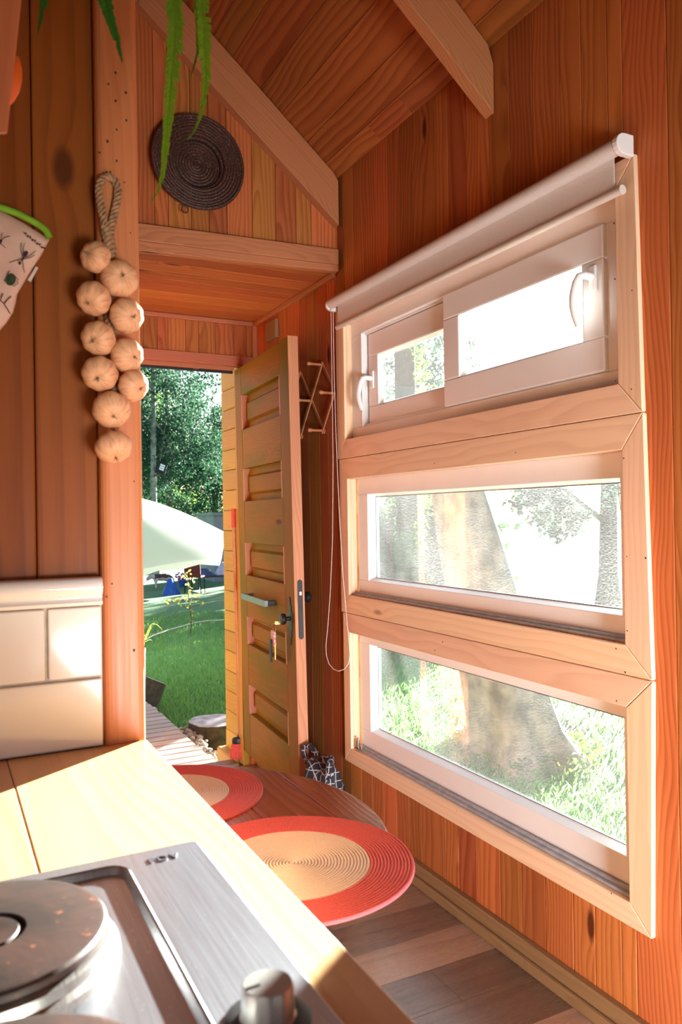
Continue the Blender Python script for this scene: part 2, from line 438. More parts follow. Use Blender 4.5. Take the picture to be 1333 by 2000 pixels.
# window wall: vertical boards with window holes, then backing
HY0, HY1 = 1.392, 2.885
HOLES = [(.283, .772), (.925, 1.405), (1.566, 2.05)]
seams = [-1.7, -1.58, -1.46, -1.35, -1.22, -1.1, -.99, -.86, -.74, -.63, -.5, -.38, -.27, -.15, -.04, .08, .19, .3, .41, .53, .64, .75, .86, .96, 1.05, 1.16, 1.26, HY0, 1.44, 1.53, 1.609, 1.719, 1.82,
         1.92, 2.035, 2.134, 2.21, 2.355, 2.44, 2.527, 2.62, 2.709, 2.80, HY1, 2.971, 3.06, 3.148, 3.256, 3.35, 3.496, 3.6, 3.71, 3.81, 3.93]
mb = MB()
for y0, y1 in zip(seams, seams[1:]):
    top = 2.68
    if y0 >= HY0-.001 and y1 <= HY1+.001:
        zs = [FZ]+[v for h in HOLES for v in h]+[top]; segs = [(zs[i], zs[i+1]) for i in range(0, len(zs), 2)]
        bb = rnd.random()
    else: segs = [(FZ, top)]; bb = rnd.random()
    for a, b in segs: mb.box(WX, WX+.012, y0+.0006, y1-.0006, a, b, 'z', bb)
hz = [FZ-.1]+[v for h in HOLES for v in h]+[2.72]
mb.box(WX+.0118, 1.61, -1.75, HY0, hz[0], hz[-1]); mb.box(WX+.0118, 1.61, HY1, 4.0, hz[0], hz[-1])
for i in range(0, len(hz), 2): mb.box(WX+.0118, 1.61, HY0, HY1, hz[i], hz[i+1])
struct(mb.build('wall_right', MT['board'], bevel=.0022))

# ceiling slopes: boards run along the room
def slope_boards(side):
    mb = MB(); th = math.atan(SL); L = 1.25/math.cos(th); s = 0
    ws = [.075, .11, .145, .12, .15, .10, .14, .15, .12, .15, .13, .15, .14, .12, .15]
    i = 0
    while s < L+.05:
        wd = ws[i % len(ws)]; i += 1; s1 = min(s+wd, L+.06)
        cuts = [-1.7, 1.56, 1.98, 2.33, 2.55, 2.96] if i == 1 else [-1.7, 2.96]
        for ya, yb in zip(cuts, cuts[1:]):
            bb = rnd.random()
            pts = []
            for (sv, tt) in ((s+.0006, 0), (s1-.0006, 0), (s1-.0006, .014), (s+.0006, .014)):
                if side > 0: x = 1.5-sv*math.cos(th)+tt*math.sin(th)
                else: x = -1.0+sv*math.cos(th)-tt*math.sin(th)
                pts.append((x, 2.665+sv*math.sin(th)+tt*math.cos(th)))
            q = pts if side > 0 else pts
            vs = [(q[0][0], ya, q[0][1]), (q[0][0], yb, q[0][1]), (q[1][0], yb, q[1][1]), (q[1][0], ya, q[1][1]),
                  (q[3][0], ya, q[3][1]), (q[3][0], yb, q[3][1]), (q[2][0], yb, q[2][1]), (q[2][0], ya, q[2][1])]
            # gc: grain along y, across = distance up the slope
            c = Vector((0, (ya+yb)/2, 0)); o = (rnd.uniform(0, 30), rnd.uniform(-.05, .05), rnd.uniform(0, .04))
            svs = [s, s, s1, s1]*2
            gc = [(v[1]+o[0], svs[k]-(s+s1)/2+o[1], (0 if k < 4 else .014)+o[2]) for k, v in enumerate(vs)]
            mb.add(vs, [(3, 2, 1, 0), (4, 5, 6, 7), (0, 1, 5, 4), (1, 2, 6, 5), (2, 3, 7, 6), (3, 0, 4, 7)], gc, bb)
        s = s1
    sg = 1 if side > 0 else -1; ex = 1.5 if side > 0 else -1.0       # solid roof above
    a, b = ex+sg*.35, RIDGE
    za, zb = 2.665-SL*.35+.02, 2.665+SL*1.25+.02
    mb.hexa([(a, -1.75, za), (a, 3.0, za), (b, 3.0, zb), (b, -1.75, zb), (a, -1.75, za+.08), (a, 3.0, za+.08), (b, 3.0, zb+.08), (b, -1.75, zb+.08)], 'y')
    return mb
struct(slope_boards(1).build('ceiling', MT['ceil'], bevel=.0015))
struct(slope_boards(-1).build('ceiling', MT['ceil'], bevel=.0015))

# gable / end wall above and beside the entrance alcove
AX0 = .50
mb = MB(); xs = [-1.0]
for v in (-.91, -.80, -.70, -.6, -.5, -.39, -.30, -.2, -.1, 0, .1, .2, .3, .41, AX0, .585, .66, .737, .79, .879, .951, 1.024, 1.131, 1.231, 1.322, 1.391, 1.512): xs.append(v)
for a, b in zip(xs, xs[1:]):
    z0 = FZ if b <= AX0+.001 else 2.29
    ta, tb = roofz(a)+.02, roofz(b)+.02
    if a < RIDGE < b: ta = tb = max(ta, tb)
    mb.hexa([(a+.0006, 2.943, z0), (b-.0006, 2.943, z0), (b-.0006, 2.956, z0), (a+.0006, 2.956, z0),
             (a+.0006, 2.943, ta), (b-.0006, 2.943, tb), (b-.0006, 2.956, tb), (a+.0006, 2.956, ta)], 'z')
for a, b in ((-1.05, AX0), (AX0, 1.6)):
    z0 = FZ-.1 if a < 0 else 2.31
    for p, q in (((a, RIDGE) if a < 0 else (a, b)), ((RIDGE, b) if a < 0 else (None, None))):
        if p is None: continue
        mb.hexa([(p, 2.9558, z0), (q, 2.9558, z0), (q, 3.0, z0), (p, 3.0, z0), (p, 2.9558, roofz(p)+.03), (q, 2.9558, roofz(q)+.03), (q, 3.0, roofz(q)+.03), (p, 3.0, roofz(p)+.03)], 'z')
struct(mb.build('wall_end', MT['board'], bevel=.0022))

# alcove: side wall, back wall with door hole, low ceiling
mb = MB(); y = 2.98
while y < 3.93: mb.box(AX0-.02, AX0, y, min(y+.095, 3.93)-.001, FZ, 2.285, 'z'); y += .095
mb.box(AX0-.1, AX0-.0198, 2.98, 4.0, FZ-.1, 2.4)
struct(mb.build('wall_left', MT['board'], bevel=.002))
DX0, DX1, DZ = .60, 1.392, 2.022
mb = MB(); xs = [AX0, .56, .66, .75, .84, .915, .985, 1.04, 1.13, 1.20, 1.29, 1.39, 1.46, 1.512]
for a, b in zip(xs, xs[1:]):
    z0 = FZ if (b <= DX0-.03 or a >= DX1) else 2.08
    mb.box(a+.0006, b-.0006, 3.916, 3.93, z0, 2.285, 'z')
mb.box(AX0, DX0-.001, 3.9298, 3.99, FZ-.1, 2.4); mb.box(DX1+.058, 1.6, 3.9298, 3.99, FZ-.1, 2.4); mb.box(DX0-.001, DX1+.059, 3.9298, 3.99, DZ+.03, 2.4)
struct(mb.build('wall_back', MT['board'], bevel=.002))
mb = MB(); y = 2.95
for wd in (.09, .1, .11, .1, .09, .1, .12, .1, .11, .08): mb.box(AX0, WX, y+.0006, min(y+wd, 3.93)-.0006, 2.285, 2.299, 'x'); y += wd
mb.box(AX0-.1, 1.7, 3.0, 4.25, 2.2995, 2.42)
struct(mb.build('ceiling', MT['board'], bevel=.002))
# walls behind and left of the viewer, with openings for daylight
mb = MB(); mb.box(-1.08, -1.0, -1.75, -.95, FZ, 2.68); mb.box(-1.08, -1.0, .15, 3.0, FZ, 2.68); mb.box(-1.08, -1.0, -.95, .15, FZ, .7); mb.box(-1.08, -1.0, -.95, .15, 1.6, 2.68)
struct(mb.build('wall_left', MT['board']))
mb = MB(); mb.box(-1.0, -.2, -1.75, -1.66, FZ, roofz(-.2)); mb.box(1.3, 1.6, -1.75, -1.66, FZ, 2.72)
mb.hexa([(-.2, -1.75, 1.6), (1.3, -1.75, 1.6), (1.3, -1.66, 1.6), (-.2, -1.66, 1.6), (-.2, -1.75, 3.3), (1.3, -1.75, 2.8), (1.3, -1.66, 2.8), (-.2, -1.66, 3.3)])
mb.hexa([(-.2, -1.75, 3.29), (RIDGE, -1.75, 3.2), (RIDGE, -1.66, 3.2), (-.2, -1.66, 3.29), (-.2, -1.75, 3.34), (RIDGE, -1.75, 3.72), (RIDGE, -1.66, 3.72), (-.2, -1.66, 3.34)])
mb.hexa([(RIDGE, -1.75, 3.1), (1.3, -1.75, 2.79), (1.3, -1.66, 2.79), (RIDGE, -1.66, 3.1), (RIDGE, -1.75, 3.72), (1.3, -1.75, 2.84), (1.3, -1.66, 2.84), (RIDGE, -1.66, 3.72)])
struct(mb.build('wall_front', MT['board']))

# partition that carries the tiles
mb = MB(); xs = [-1.0, -.85, -.68, -.50, -.33, -.19, -.03, .131, .223]
for a, b in zip(xs, xs[1:]):
    mb.hexa([(a+.0006, 1.27, FZ), (b-.0006, 1.27, FZ), (b-.0006, 1.284, FZ), (a+.0006, 1.284, FZ),
             (a+.0006, 1.27, roofz(a)), (b-.0006, 1.27, roofz(b)), (b-.0006, 1.284, roofz(b)), (a+.0006, 1.284, roofz(a))], 'z')
mb.hexa([(-1.0, 1.2838, FZ), (.223, 1.2838, FZ), (.223, 1.328, FZ), (-1.0, 1.328, FZ), (-1.0, 1.2838, 2.665), (.223, 1.2838, roofz(.223)), (.223, 1.328, roofz(.223)), (-1.0, 1.328, 2.665)], 'z')
struct(mb.build('wall_partition', MT['wide'], bevel=.003))

# skirting along the window wall
def board_stack(name, y0, y1):
    mb = MB(); mb.box(1.490, WX-.0005, y0, y1, FZ, .014, 'y'); o = mb.build(name, MT['skirt'], bevel=.003); struct(o)
    mb = MB(); mb.box(1.474, 1.4895, y0, y1, FZ, -.026, 'y'); c = mb.build('shoe_moulding', MT['skirt'], o, bevel=.005)
board_stack('baseboard_right', -1.65, 3.90)

# thin trims: alcove edges, door head
mb = MB(); mb.box(1.492, 1.5115, 2.96, 3.90, 2.262, 2.284, 'y'); struct(mb.build('trim_1', MT['rafter'], bevel=.003))
mb = MB(); mb.box(AX0, 1.4915, 3.896, 3.9155, 2.262, 2.284, 'x'); struct(mb.build('trim_2', MT['rafter'], bevel=.003))
mb = MB(); mb.box(1.486, 1.5115, 3.890, 3.9155, 2.09, 2.2615, 'z'); struct(mb.build('trim_3', MT['rafter'], bevel=.002))
mb = MB(); mb.box(AX0+.001, 1.505, 3.897, 3.9155, DZ+.022, 2.098, 'x'); struct(mb.build('trim_4', MT['rafter'], bevel=.002))

# ================================================================== DOOR
mb = MB(); mb.box(DX0-.03, DX0, 3.931, 4.0, FZ, DZ+.02, 'z')
mb.box(DX0, DX1-.004, 3.9165, 3.93, DZ, DZ+.022, 'x')
d1 = mb.build('trim_5', MT['rafter'], bevel=.002); struct(d1, 'wooden door frame around the garden doorway')
mb = MB(); mb.box(DX1+.022, DX1+.057, 3.931, 3.99, FZ, DZ+.02, 'z'); mb.build('jamb_post', MT['clad'], d1, bevel=.002)
mb = MB(); mb.box(DX0, DX1-.004, 3.935, 3.95, DZ-.012, DZ+.008, 'x'); mb.build('head_seal', MT['dark'], d1)
mb = MB(); mb.box(1.17, 1.2, 3.932, 3.945, DZ-.004, DZ+.006); mb.build('strike_plate', MT['silver'], d1)
mb = MB(); mb.box(DX0, DX1, 3.935, 4.03, FZ-.02, FZ+.012, 'x'); mb.build('threshold', MT['skirt'], d1, bevel=.003)
# leaf, local: u along x (hinge -> free edge), y = 0 outer face .. .045 inner face, z up
lv0, lv1, LW = -1.999, .0, .856
leaf = bpy.data.objects.new('door_1', None); col.objects.link(leaf); struct(leaf, 'open weathered wooden door with five recessed panels in the entrance alcove')
T = .045; us = [0, .115, .735, LW]
zp = [(-.145, -.322), (-.522, -.688), (-.900, -1.066), (-1.276, -1.42), (-1.628, -1.776)]
mb = MB(); mb.box(0, us[1], 0, T, lv0, lv1, 'z'); mb.box(us[2], LW-.0005, 0, T, lv0, lv1, 'z'); mb.build('stile', MT['door'], leaf, bevel=.0025)
mb = MB(); zz = [0]+[v for p in zp for v in p]+[lv0]
for i in range(0, len(zz), 2): mb.box(us[1]+.0005, us[2]-.0005, .001, T-.001, zz[i+1], zz[i], 'x')
mb.build('rail', MT['door'], leaf, bevel=.004)
for a, b in zp:
    mb = MB(); h = a-b
    mb.box(us[1], us[2], .034, .040, b, a, 'x', .4)
    # raised centre field with sloping edges
    x0, x1, z0, z1 = us[1]+.045, us[2]-.03, b+h*.27, a-h*.27; e = .012
    mb.add([(x0-e, .034, z0-e), (x1+e, .034, z0-e), (x1+e, .034, z1+e), (x0-e, .034, z1+e), (x0, .018, z0), (x1, .018, z0), (x1, .018, z1), (x0, .018, z1)],
           [(4, 5, 6, 7), (0, 1, 5, 4), (1, 2, 6, 5), (2, 3, 7, 6), (3, 0, 4, 7)],
           [(5+u, v, w_) for (u, v, w_) in [(x0, z0, 0), (x1, z0, 0), (x1, z1, 0), (x0, z1, 0)]*2], .35)
    mb.build('panel', MT['door'], leaf)
    mb = MB()                                       # reddish mouldings in the recess ends
    mb.box(us[1]+.0006, us[1]+.012, -.0, .034, b+.0005, a-.0005, 'z'); mb.box(us[2]-.012, us[2]-.0006, -.0, .034, b+.0005, a-.0005, 'z')
    mb.build('bead', MT['dooredge'], leaf)
mb = MB(); mb.box(LW, LW+.003, .0, T, lv0, lv1, 'z'); mb.build('edge_strip', MT['dooredge'], leaf)
# lock plate on the free edge
def slot(mb, x, y0, y1, z0, z1):
    r = (y1-y0)/2; cy = (y0+y1)/2
    poly = [(cy+r*math.cos(a), z1-r+r*math.sin(a)) for a in [math.pi*k/8 for k in range(9)]]+[(cy+r*math.cos(a), z0+r+r*math.sin(a)) for a in [math.pi+math.pi*k/8 for k in range(9)]]
    mb.prism(poly, lambda u, v, w_: (w_, u, v), x, x+.003)
ml = lambda z: z-2.02
mb = MB(); slot(mb, LW+.0032, .014, .036, ml(.727), ml(.981)); lp = mb.build('lock_plate', MT['black'], leaf, bevel=.0006); lp['label'] = 'black lock plate with rounded ends'
mb = MB(); mb.box(LW+.0063, LW+.010, .020, .030, ml(.915), ml(.93)); mb.build('latch_bolt', MT['silver'], lp)
# pull handle
mb = MB(); mb.box(.20, .60, -.052, -.036, ml(.842), ml(.872)); q = mb.build('pull_handle', MT['graysteel'], leaf, bevel=.002); q['label'] = 'grey flat metal pull bar'
mb = MB(); mb.box(.205, .235, -.0365, .0, ml(.846), ml(.868)); mb.box(.565, .595, -.0365, 0, ml(.846), ml(.868)); mb.build('post', MT['black'], q, bevel=.001)
# escutcheon with spear ends and round knob
cz = ml(.80); cu = .80
pl = [(0, .105), (.008, .088), (.004, .082), (.017, .062), (.013, .05), (.02, .04), (.02, -.04), (.013, -.05), (.017, -.062), (.004, -.082), (.008, -.088), (0, -.105)]
poly = [(cu+a, cz+b) for a, b in pl]+[(cu-a, cz+b) for a, b in pl[::-1][1:-1]]
mb = MB(); mb.prism(poly, lambda u, v, w_: (u, w_, v), -.004, 0); es = mb.build('escutcheon', MT['black'], leaf, bevel=.001)
mb = MB(); mb.lathe([(.009, 0), (.009, .018), (.022, .024), (.026, .034), (.022, .044), (.008, .048)], (cu-.005, 0, cz+.01), (0, -1, 0), 20); mb.build('knob', MT['black'], es, smooth=True)
mb = MB(); mb.lathe([(.028, 0), (.028, .004), (.010, .008), (.010, .03), (.020, .036), (.0245, .046), (.021, .058), (.006, .062)], (cu-.03, T, ml(.895)), (0, 1, 0), 20)
mb.build('inner_knob', MT['black'], leaf, smooth=True)
for zc in (-.25, -1.0, -1.75):
    mb = MB(); mb.tube([(-.004, T*.5, zc-.045), (-.004, T*.5, zc+.045)], .006, 8); mb.build('hinge', MT['black'], leaf)
yl = math.atan2(-.997, -.074)
leaf.location = Vector((1.388, 3.912, 2.02))
# local x -> (-.074,-.997), local y -> wall side (+X)
leaf.rotation_euler = (Matrix(((-.074, .997, 0), (-.997, -.074, 0), (0, 0, 1)))).to_4x4().to_euler()
mtilt = Matrix.Rotation(-.013, 4, 'Y'); leaf.rotation_euler = (mtilt @ leaf.rotation_euler.to_matrix().to_4x4()).to_euler()

# ================================================================== WINDOWS
def frame_ring(mb, x0, x1, oy0, oy1, oz0, oz1, iy0, iy1, iz0, iz1, bead=0, bx=None):
    """rectangular ring in the wall plane, front at x0, back at x1; optional sloping bead to bx"""
    mb.box(x0, x1, oy0, oy1, oz0, iz0, 'y'); mb.box(x0, x1, oy0, oy1, iz1, oz1, 'y')
    mb.box(x0, x1, oy0, iy0, iz0, iz1, 'z'); mb.box(x0, x1, iy1, oy1, iz0, iz1, 'z')
def bead_ring(mb, x0, x1, a, b, c, d, e):            # opening a..b (y), c..d (z), narrowing by e towards x1
    o = [(x0, a, c), (x0, b, c), (x0, b, d), (x0, a, d)]; i = [(x1, a+e, c+e), (x1, b-e, c+e), (x1, b-e, d-e), (x1, a+e, d-e)]
    k = [(x1+.004, a-.001, c-.001), (x1+.004, b+.001, c-.001), (x1+.004, b+.001, d+.001), (x1+.004, a-.001, d+.001)]
    mb.add(o+i+k, [(j, (j+1) % 4, 4+(j+1) % 4, 4+j) for j in range(4)]+[(4+j, 4+(j+1) % 4, 8+(j+1) % 4, 8+j) for j in range(4)])
def pane(name, mat, parent, x, a, b, c, d):
    mb = MB(); mb.box(x, x+.004, a, b, c, d); return mb.build(name, mat, parent)
def gasket(parent, x, a, b, c, d):
    mb = MB(); t = .003
    mb.box(x-.001, x+.001, a, b, c, c+t); mb.box(x-.001, x+.001, a, b, d-t, d); mb.box(x-.001, x+.001, a, a+t, c, d); mb.box(x-.001, x+.001, b-t, b, c, d)
    return mb.build('gasket', MT['graysteel'], parent)
XI, XO = 1.498, WX                                    # casing front / wall face
def casing(parent, oy0, oy1, oz0, oz1, iy0, iy1, iz0, iz1, sides, mitre=True):
    oyb, oyt = oy0 if isinstance(oy0, tuple) else (oy0, oy0)
    B = .0007
    f = lambda u, v, w_: (w_, u, v)
    n = 0
    P = {'top': [(oyt, oz1), (oy1, oz1), (iy1, iz1), (iy0, iz1)], 'bottom': [(oyb, oz0), (iy0, iz0), (iy1, iz0), (oy1, oz0)],
         'near': [(oyb, oz0), (oyt, oz1), (iy0, iz1), (iy0, iz0)], 'far': [(oy1, oz0), (iy1, iz0), (iy1, iz1), (oy1, oz1)]}
    for s in sides:
        p = P[s]; mb = MB(); ax = 'y' if s in ('top', 'bottom') else 'z'
        c = (sum(q[0] for q in p)/4, sum(q[1] for q in p)/4)
        p = [(a+(c[0]-a)*.0012, b+(c[1]-b)*.004) for a, b in p]
        mb.prism(p, f, XI, XO-.0003, ax)
        # reveal lining
        if s == 'top': mb.box(XO, 1.545, iy0+B, iy1-B, iz1, iz1+.012, 'y')
        if s == 'bottom': mb.box(XO, 1.545, iy0+B, iy1-B, iz0-.012, iz0, 'y')
        if s == 'near': mb.box(XO, 1.5395, iy0-.008, iy0, iz0, iz1, 'z')
        if s == 'far': mb.box(XO, 1.5395, iy1, iy1+.010, iz0, iz1, 'z')
        mb.build('casing', MT['trim'], parent, bevel=.002)

# window 2 (middle, fixed) and 3 (low, fixed)
def fixed_window(name, label, oz0, oz1, iz0, iz1, fz0, fz1, gz0, gz1, gl, near=1.397, sides=('top', 'bottom', 'near', 'far'), ony=(1.318, 2.945)):
    wdw = empty(name, (1.55, 2.1, oz0)); struct(wdw, label)
    casing(wdw, ony[0], ony[1], oz0, oz1, 1.400, 2.862, iz0, iz1, sides)
    mb = MB(); frame_ring(mb, 1.5455, 1.60, 1.393, 2.860, fz0-.01, fz1+.004, 1.452, 2.778, gz0-.010, gz1+.010)
    mb.build('frame', MT['pvc'], wdw, bevel=.002)
    mb = MB(); bead_ring(mb, 1.5465, 1.578, 1.452, 2.778, gz0-.010, gz1+.010, .010); mb.build('glazing_bead', MT['pvc'], wdw)
    p = pane('pane', MT[gl], wdw, 1.582, 1.456, 2.774, gz0-.006, gz1+.006)
    gasket(p, 1.5785, 1.460, 2.770, gz0, gz1)
    mb = MB(); mb.box(1.515, 1.5395, 1.402, 2.860, iz0+.0004, iz0+.008, 'y'); mb.box(1.528, 1.5395, 1.402, 2.860, iz0+.008, iz0+.015, 'y')
    mb.build('track', MT['track'], wdw)
    return wdw
w2 = fixed_window('window_2', 'middle fixed window with dusty glass and pale pine casing', .848, 1.486, .922, 1.402, .932, 1.400, .995, 1.326, 'glass2', ony=((1.319, 1.333), 2.932))
w3 = fixed_window('window_3', 'lowest fixed window with dusty glass looking onto the grass', .230, .8465, .290, .768, .300, .764, .383, .716, 'glass3', ony=((1.333, 1.319), 2.918))
mb = MB(); mb.tube([(1.513, 2.83, .300), (1.513, 2.83, .330)], .008, 12); mb.tube([(1.513, 2.83, .330), (1.513, 2.83, .342)], .005, 10); mb.box(1.504, 1.53, 2.815, 2.845, .2985, .302)
mb.tube([(1.513, 2.80, .302), (1.513, 2.80, .316)], .007, 10)
lt = mb.build('latch', MT['silver'], w3, smooth=True); lt['label'] = 'small chrome latch on the sill corner'

# window 1 (top, two sliding sashes)
w1 = empty('window_1', (1.55, 2.1, 1.49)); struct(w1, 'top sliding window with two white framed sashes behind the roller blind')
casing(w1, (1.335, 1.347), 2.945, 1.4875, 2.112, 1.408, 2.876, 1.566, 2.046, ('top', 'bottom', 'near', 'far'))
mb = MB(); frame_ring(mb, 1.535, 1.61, 1.395, 2.878, 1.567, 2.05, 1.4745, 2.790, 1.611, 1.991)
mb.build('frame', MT['pvc'], w1, bevel=.003)
mb = MB()
for xx in (1.553, 1.583): mb.box(xx, xx+.004, 1.462, 2.79, 1.611, 1.623, 'y'); mb.box(xx, xx+.004, 1.462, 2.79, 1.984, 1.990, 'y')
mb.box(1.589, 1.609, 2.74, 2.7895, 1.612, 1.990)
mb.build('rail', MT['pvc'], w1)
def sash(x0, x1, y0, y1, z0, z1, fy0, fy1, fz0, fz1, gmat, label):
    mb = MB(); frame_ring(mb, x0, x1, y0, y1, z0, z1, fy0, fy1, fz0, fz1)
    s = mb.build('sash', MT['pvc'], w1, bevel=.004); s['label'] = label
    mb = MB(); bead_ring(mb, x0+.001, x1-.008, fy0, fy1, fz0, fz1, .009); mb.build('glazing_bead', MT['pvc'], s)
    p = pane('pane', MT[gmat], s, x1-.006, fy0+.002, fy1-.002, fz0+.002, fz1-.002)
    return s
s1 = sash(1.522, 1.552, 1.475, 2.192, 1.612, 1.990, 1.548, 2.104, 1.700, 1.904, 'glass1', 'front sliding sash with curved handle')
s2 = sash(1.558, 1.588, 2.150, 2.775, 1.6235, 1.984, 2.228, 2.700, 1.690, 1.892, 'glass1', 'rear sliding sash partly behind the other')
def win_handle(parent, x, y, z, dy):
    mb = MB(); mb.box(x-.009, x-.0005, y-.013, y+.013, z-.035, z+.035)
    h = mb.build('handle', MT['pvc'], parent, bevel=.005)
    mb = MB(); pts = [(x-.008, y, z+.005), (x-.035, y, z+.006), (x-.047, y+dy*.004, z+.002), (x-.052, y+dy*.010, z-.012)]
    for k in range(1, 8): t = k/7; pts.append((x-.052-.010*math.sin(math.pi*t)*1.0+.006*t, y+dy*(.010+.006*math.sin(math.pi*t)), z-.012-.112*t))
    mb.tube(pts, [.010, .010, .0105, .0105]+[.0105-.0015*k/7 for k in range(7)], 12); g_ = mb.build('grip', MT['pvc'], h, smooth=True)
win_handle(s1, 1.522, 1.505, 1.855, 1)
win_handle(s2, 1.558, 2.738, 1.795, 1)

# ================================================================== ROLLER BLIND
bl = empty('roller_blind', (1.47, 2.12, 2.0), 'white roller blind mostly rolled up above the top window', 'blind')
mb = MB(); mb.tube([(1.462, 1.362, 2.128), (1.462, 2.912, 2.133)], .0205, 24); mb.build('roller', MT['fabric'], bl, smooth=True)
def endcap(y0, y1):
    mb = MB(); c = (1.466, 2.129); r = .0255
    poly = [(c[0]+r*math.cos(a), c[1]+r*math.sin(a)) for a in [math.pi*(.5+k/8) for k in range(9)]]+[(1.497, c[1]-r), (1.497, c[1]+r)]
    mb.prism(poly, lambda u, v, w_: (u, w_, v), y0, y1); return mb
endcap(1.345, 1.3615).build('end_bracket', MT['pvc'], bl, bevel=.002); endcap(2.9125, 2.927).build('end_bracket', MT['pvc'], bl, bevel=.002)
mb = MB(); mb.box(1.4795, 1.4815, 1.392, 2.888, 2.036, 2.128); mb.build('blind_fabric', MT['fabric'], bl)
mb = MB(); mb.tube([(1.4805, 1.372, 2.029), (1.4805, 2.896, 2.033)], .0105, 16); b_ = mb.build('bottom_bar', MT['bar'], bl, smooth=True)
mb = MB(); mb.tube([(1.4805, 1.366, 2.029), (1.4805, 1.3719, 2.029)], .0115, 16); mb.build('bar_cap', MT['bar'], b_, smooth=True)
# bead chain
cp = [(647, 603), (649, 750), (651, 900), (650, 1050), (646, 1150), (641, 1220), (637, 1262), (638, 1280), (643, 1297), (652, 1307), (662, 1311), (673, 1307), (681, 1296), (684, 1280), (682, 1255), (677, 1200), (670, 1120), (663, 1000), (657, 860), (653, 730), (651, 603)]
pw = [atX(a, b, 1.455) for a, b in cp]
def resample(p, step):
    out = [p[0]]; acc = 0
    for a, b in zip(p, p[1:]):
        L = (b-a).length; d = step-acc
        while d < L: out.append(a+(b-a)*(d/L)); d += step
        acc = (acc+L) % step if L else acc
        acc = L-(d-step)
    return out
fine = resample(pw, .00275)
mb = MB(); mb.tube(fine, [.0019 if k % 2 else .0007 for k in range(len(fine))], 6); mb.build('bead_chain', MT['white'], bl, smooth=True)

# ================================================================== RAFTERS, BEAM, POST
def rafter(name, label, ya, yb, x_end, zb_end, depth, xtop=RIDGE-.05):
    mb = MB()
    zt = min(roofz(x_end)-.002, zb_end+depth)
    f = lambda x, z, y: (x, y, z)
    dz = SL*(x_end-xtop)
    ztop = roofz(x_end)-.004
    poly = [(x_end, zb_end), (x_end, zt), ]
    if zt < ztop: poly.append((x_end-(ztop-zt)/1.2*.0-.02, ztop+.02*SL-.003))
    poly += [(max(xtop, RIDGE), roofz(max(xtop, RIDGE))-.004), (max(xtop, RIDGE), zb_end+SL*(x_end-max(xtop, RIDGE)))]
    # grain runs up the slope
    n = len(poly); th = math.atan(SL); vs = [f(u, v, ya) for u, v in poly]+[f(u, v, yb) for u, v in poly]
    gc = [(3+rnd.random()*0-(v[0]*math.cos(th)-v[2]*math.sin(th)), (v[0]*math.sin(th)+v[2]*math.cos(th))-3, v[1]-ya+.01) for v in vs]
    mb.add(vs, [list(range(n))[::-1], list(range(n, 2*n))]+[(i, (i+1) % n, n+(i+1) % n, n+i) for i in range(n)], gc)
    o = mb.build(name, MT['rafter'], bevel=.002); tag(o, label, 'rafter', 'sloping roof rafters'); return o
rafter('rafter', 'pale sloping rafter against the end wall beside the round basket', 2.898, 2.9425, 1.497, 2.462, .185)
rafter('rafter', 'sloping rafter crossing the ceiling above the middle of the window wall', 1.885, 1.930, 1.509, 2.462, .150)
mb = MB()
def tilt(x): return (x-.66)*.027
mb.hexa([(AX0-.05, 2.905, 2.2745), (1.4975, 2.905, 2.300), (1.4975, 2.9425, 2.300), (AX0-.05, 2.9425, 2.2745),
         (AX0-.05, 2.905, 2.339), (1.4975, 2.905, 2.364), (1.4975, 2.9425, 2.364), (AX0-.05, 2.9425, 2.339)], 'x')
bm_ = mb.build('beam', MT['rafter'], bevel=.003); tag(bm_, 'pale horizontal beam across the top of the entrance alcove', 'beam')
mb = MB(); mb.hexa([(AX0-.05, 2.909, 2.236), (1.4975, 2.909, 2.272), (1.4975, 2.9425, 2.272), (AX0-.05, 2.9425, 2.236),
         (AX0-.05, 2.909, 2.2742), (1.4975, 2.909, 2.2997), (1.4975, 2.9425, 2.2997), (AX0-.05, 2.9425, 2.2742)], 'x'); mb.build('lower_batten', MT['rafter'], bm_, bevel=.002)
mb = MB(); cuts = [.9, .955, 1.10, 1.52, 1.99, 2.55, 3.2, roofz(.29)+.02]
cuts = [FZ, roofz(.29)]
for a, b in zip(cuts, cuts[1:]): mb.box(.2235, .2895, 1.25, 1.3325, a, b, 'z')
mb.cur = 1                                          # small dark pin knots and nail holes in the face of the post
for a_, b_ in [(212, 164), (246, 181), (226, 197), (247, 235), (228, 253), (210, 276), (195, 298), (228, 314), (208, 337), (243, 356), (255, 455), (226, 142), (219, 1140), (209, 1166), (262, 1270), (262, 940)]:
    c = atY(a_, b_, 1.2496); rr = .0019*rnd.uniform(.6, 1.2)
    mb.add([c+Vector((rr*math.cos(k*math.pi/4), 0, 1.3*rr*math.sin(k*math.pi/4))) for k in range(8)], [tuple(range(8))])
ps = mb.build('post', [MT['post'], MT['soil']], bevel=.013); ps.modifiers['bevel'].segments = 4; tag(ps, 'pale wooden post at the end of the tiled partition, carrying the garlic', 'post')

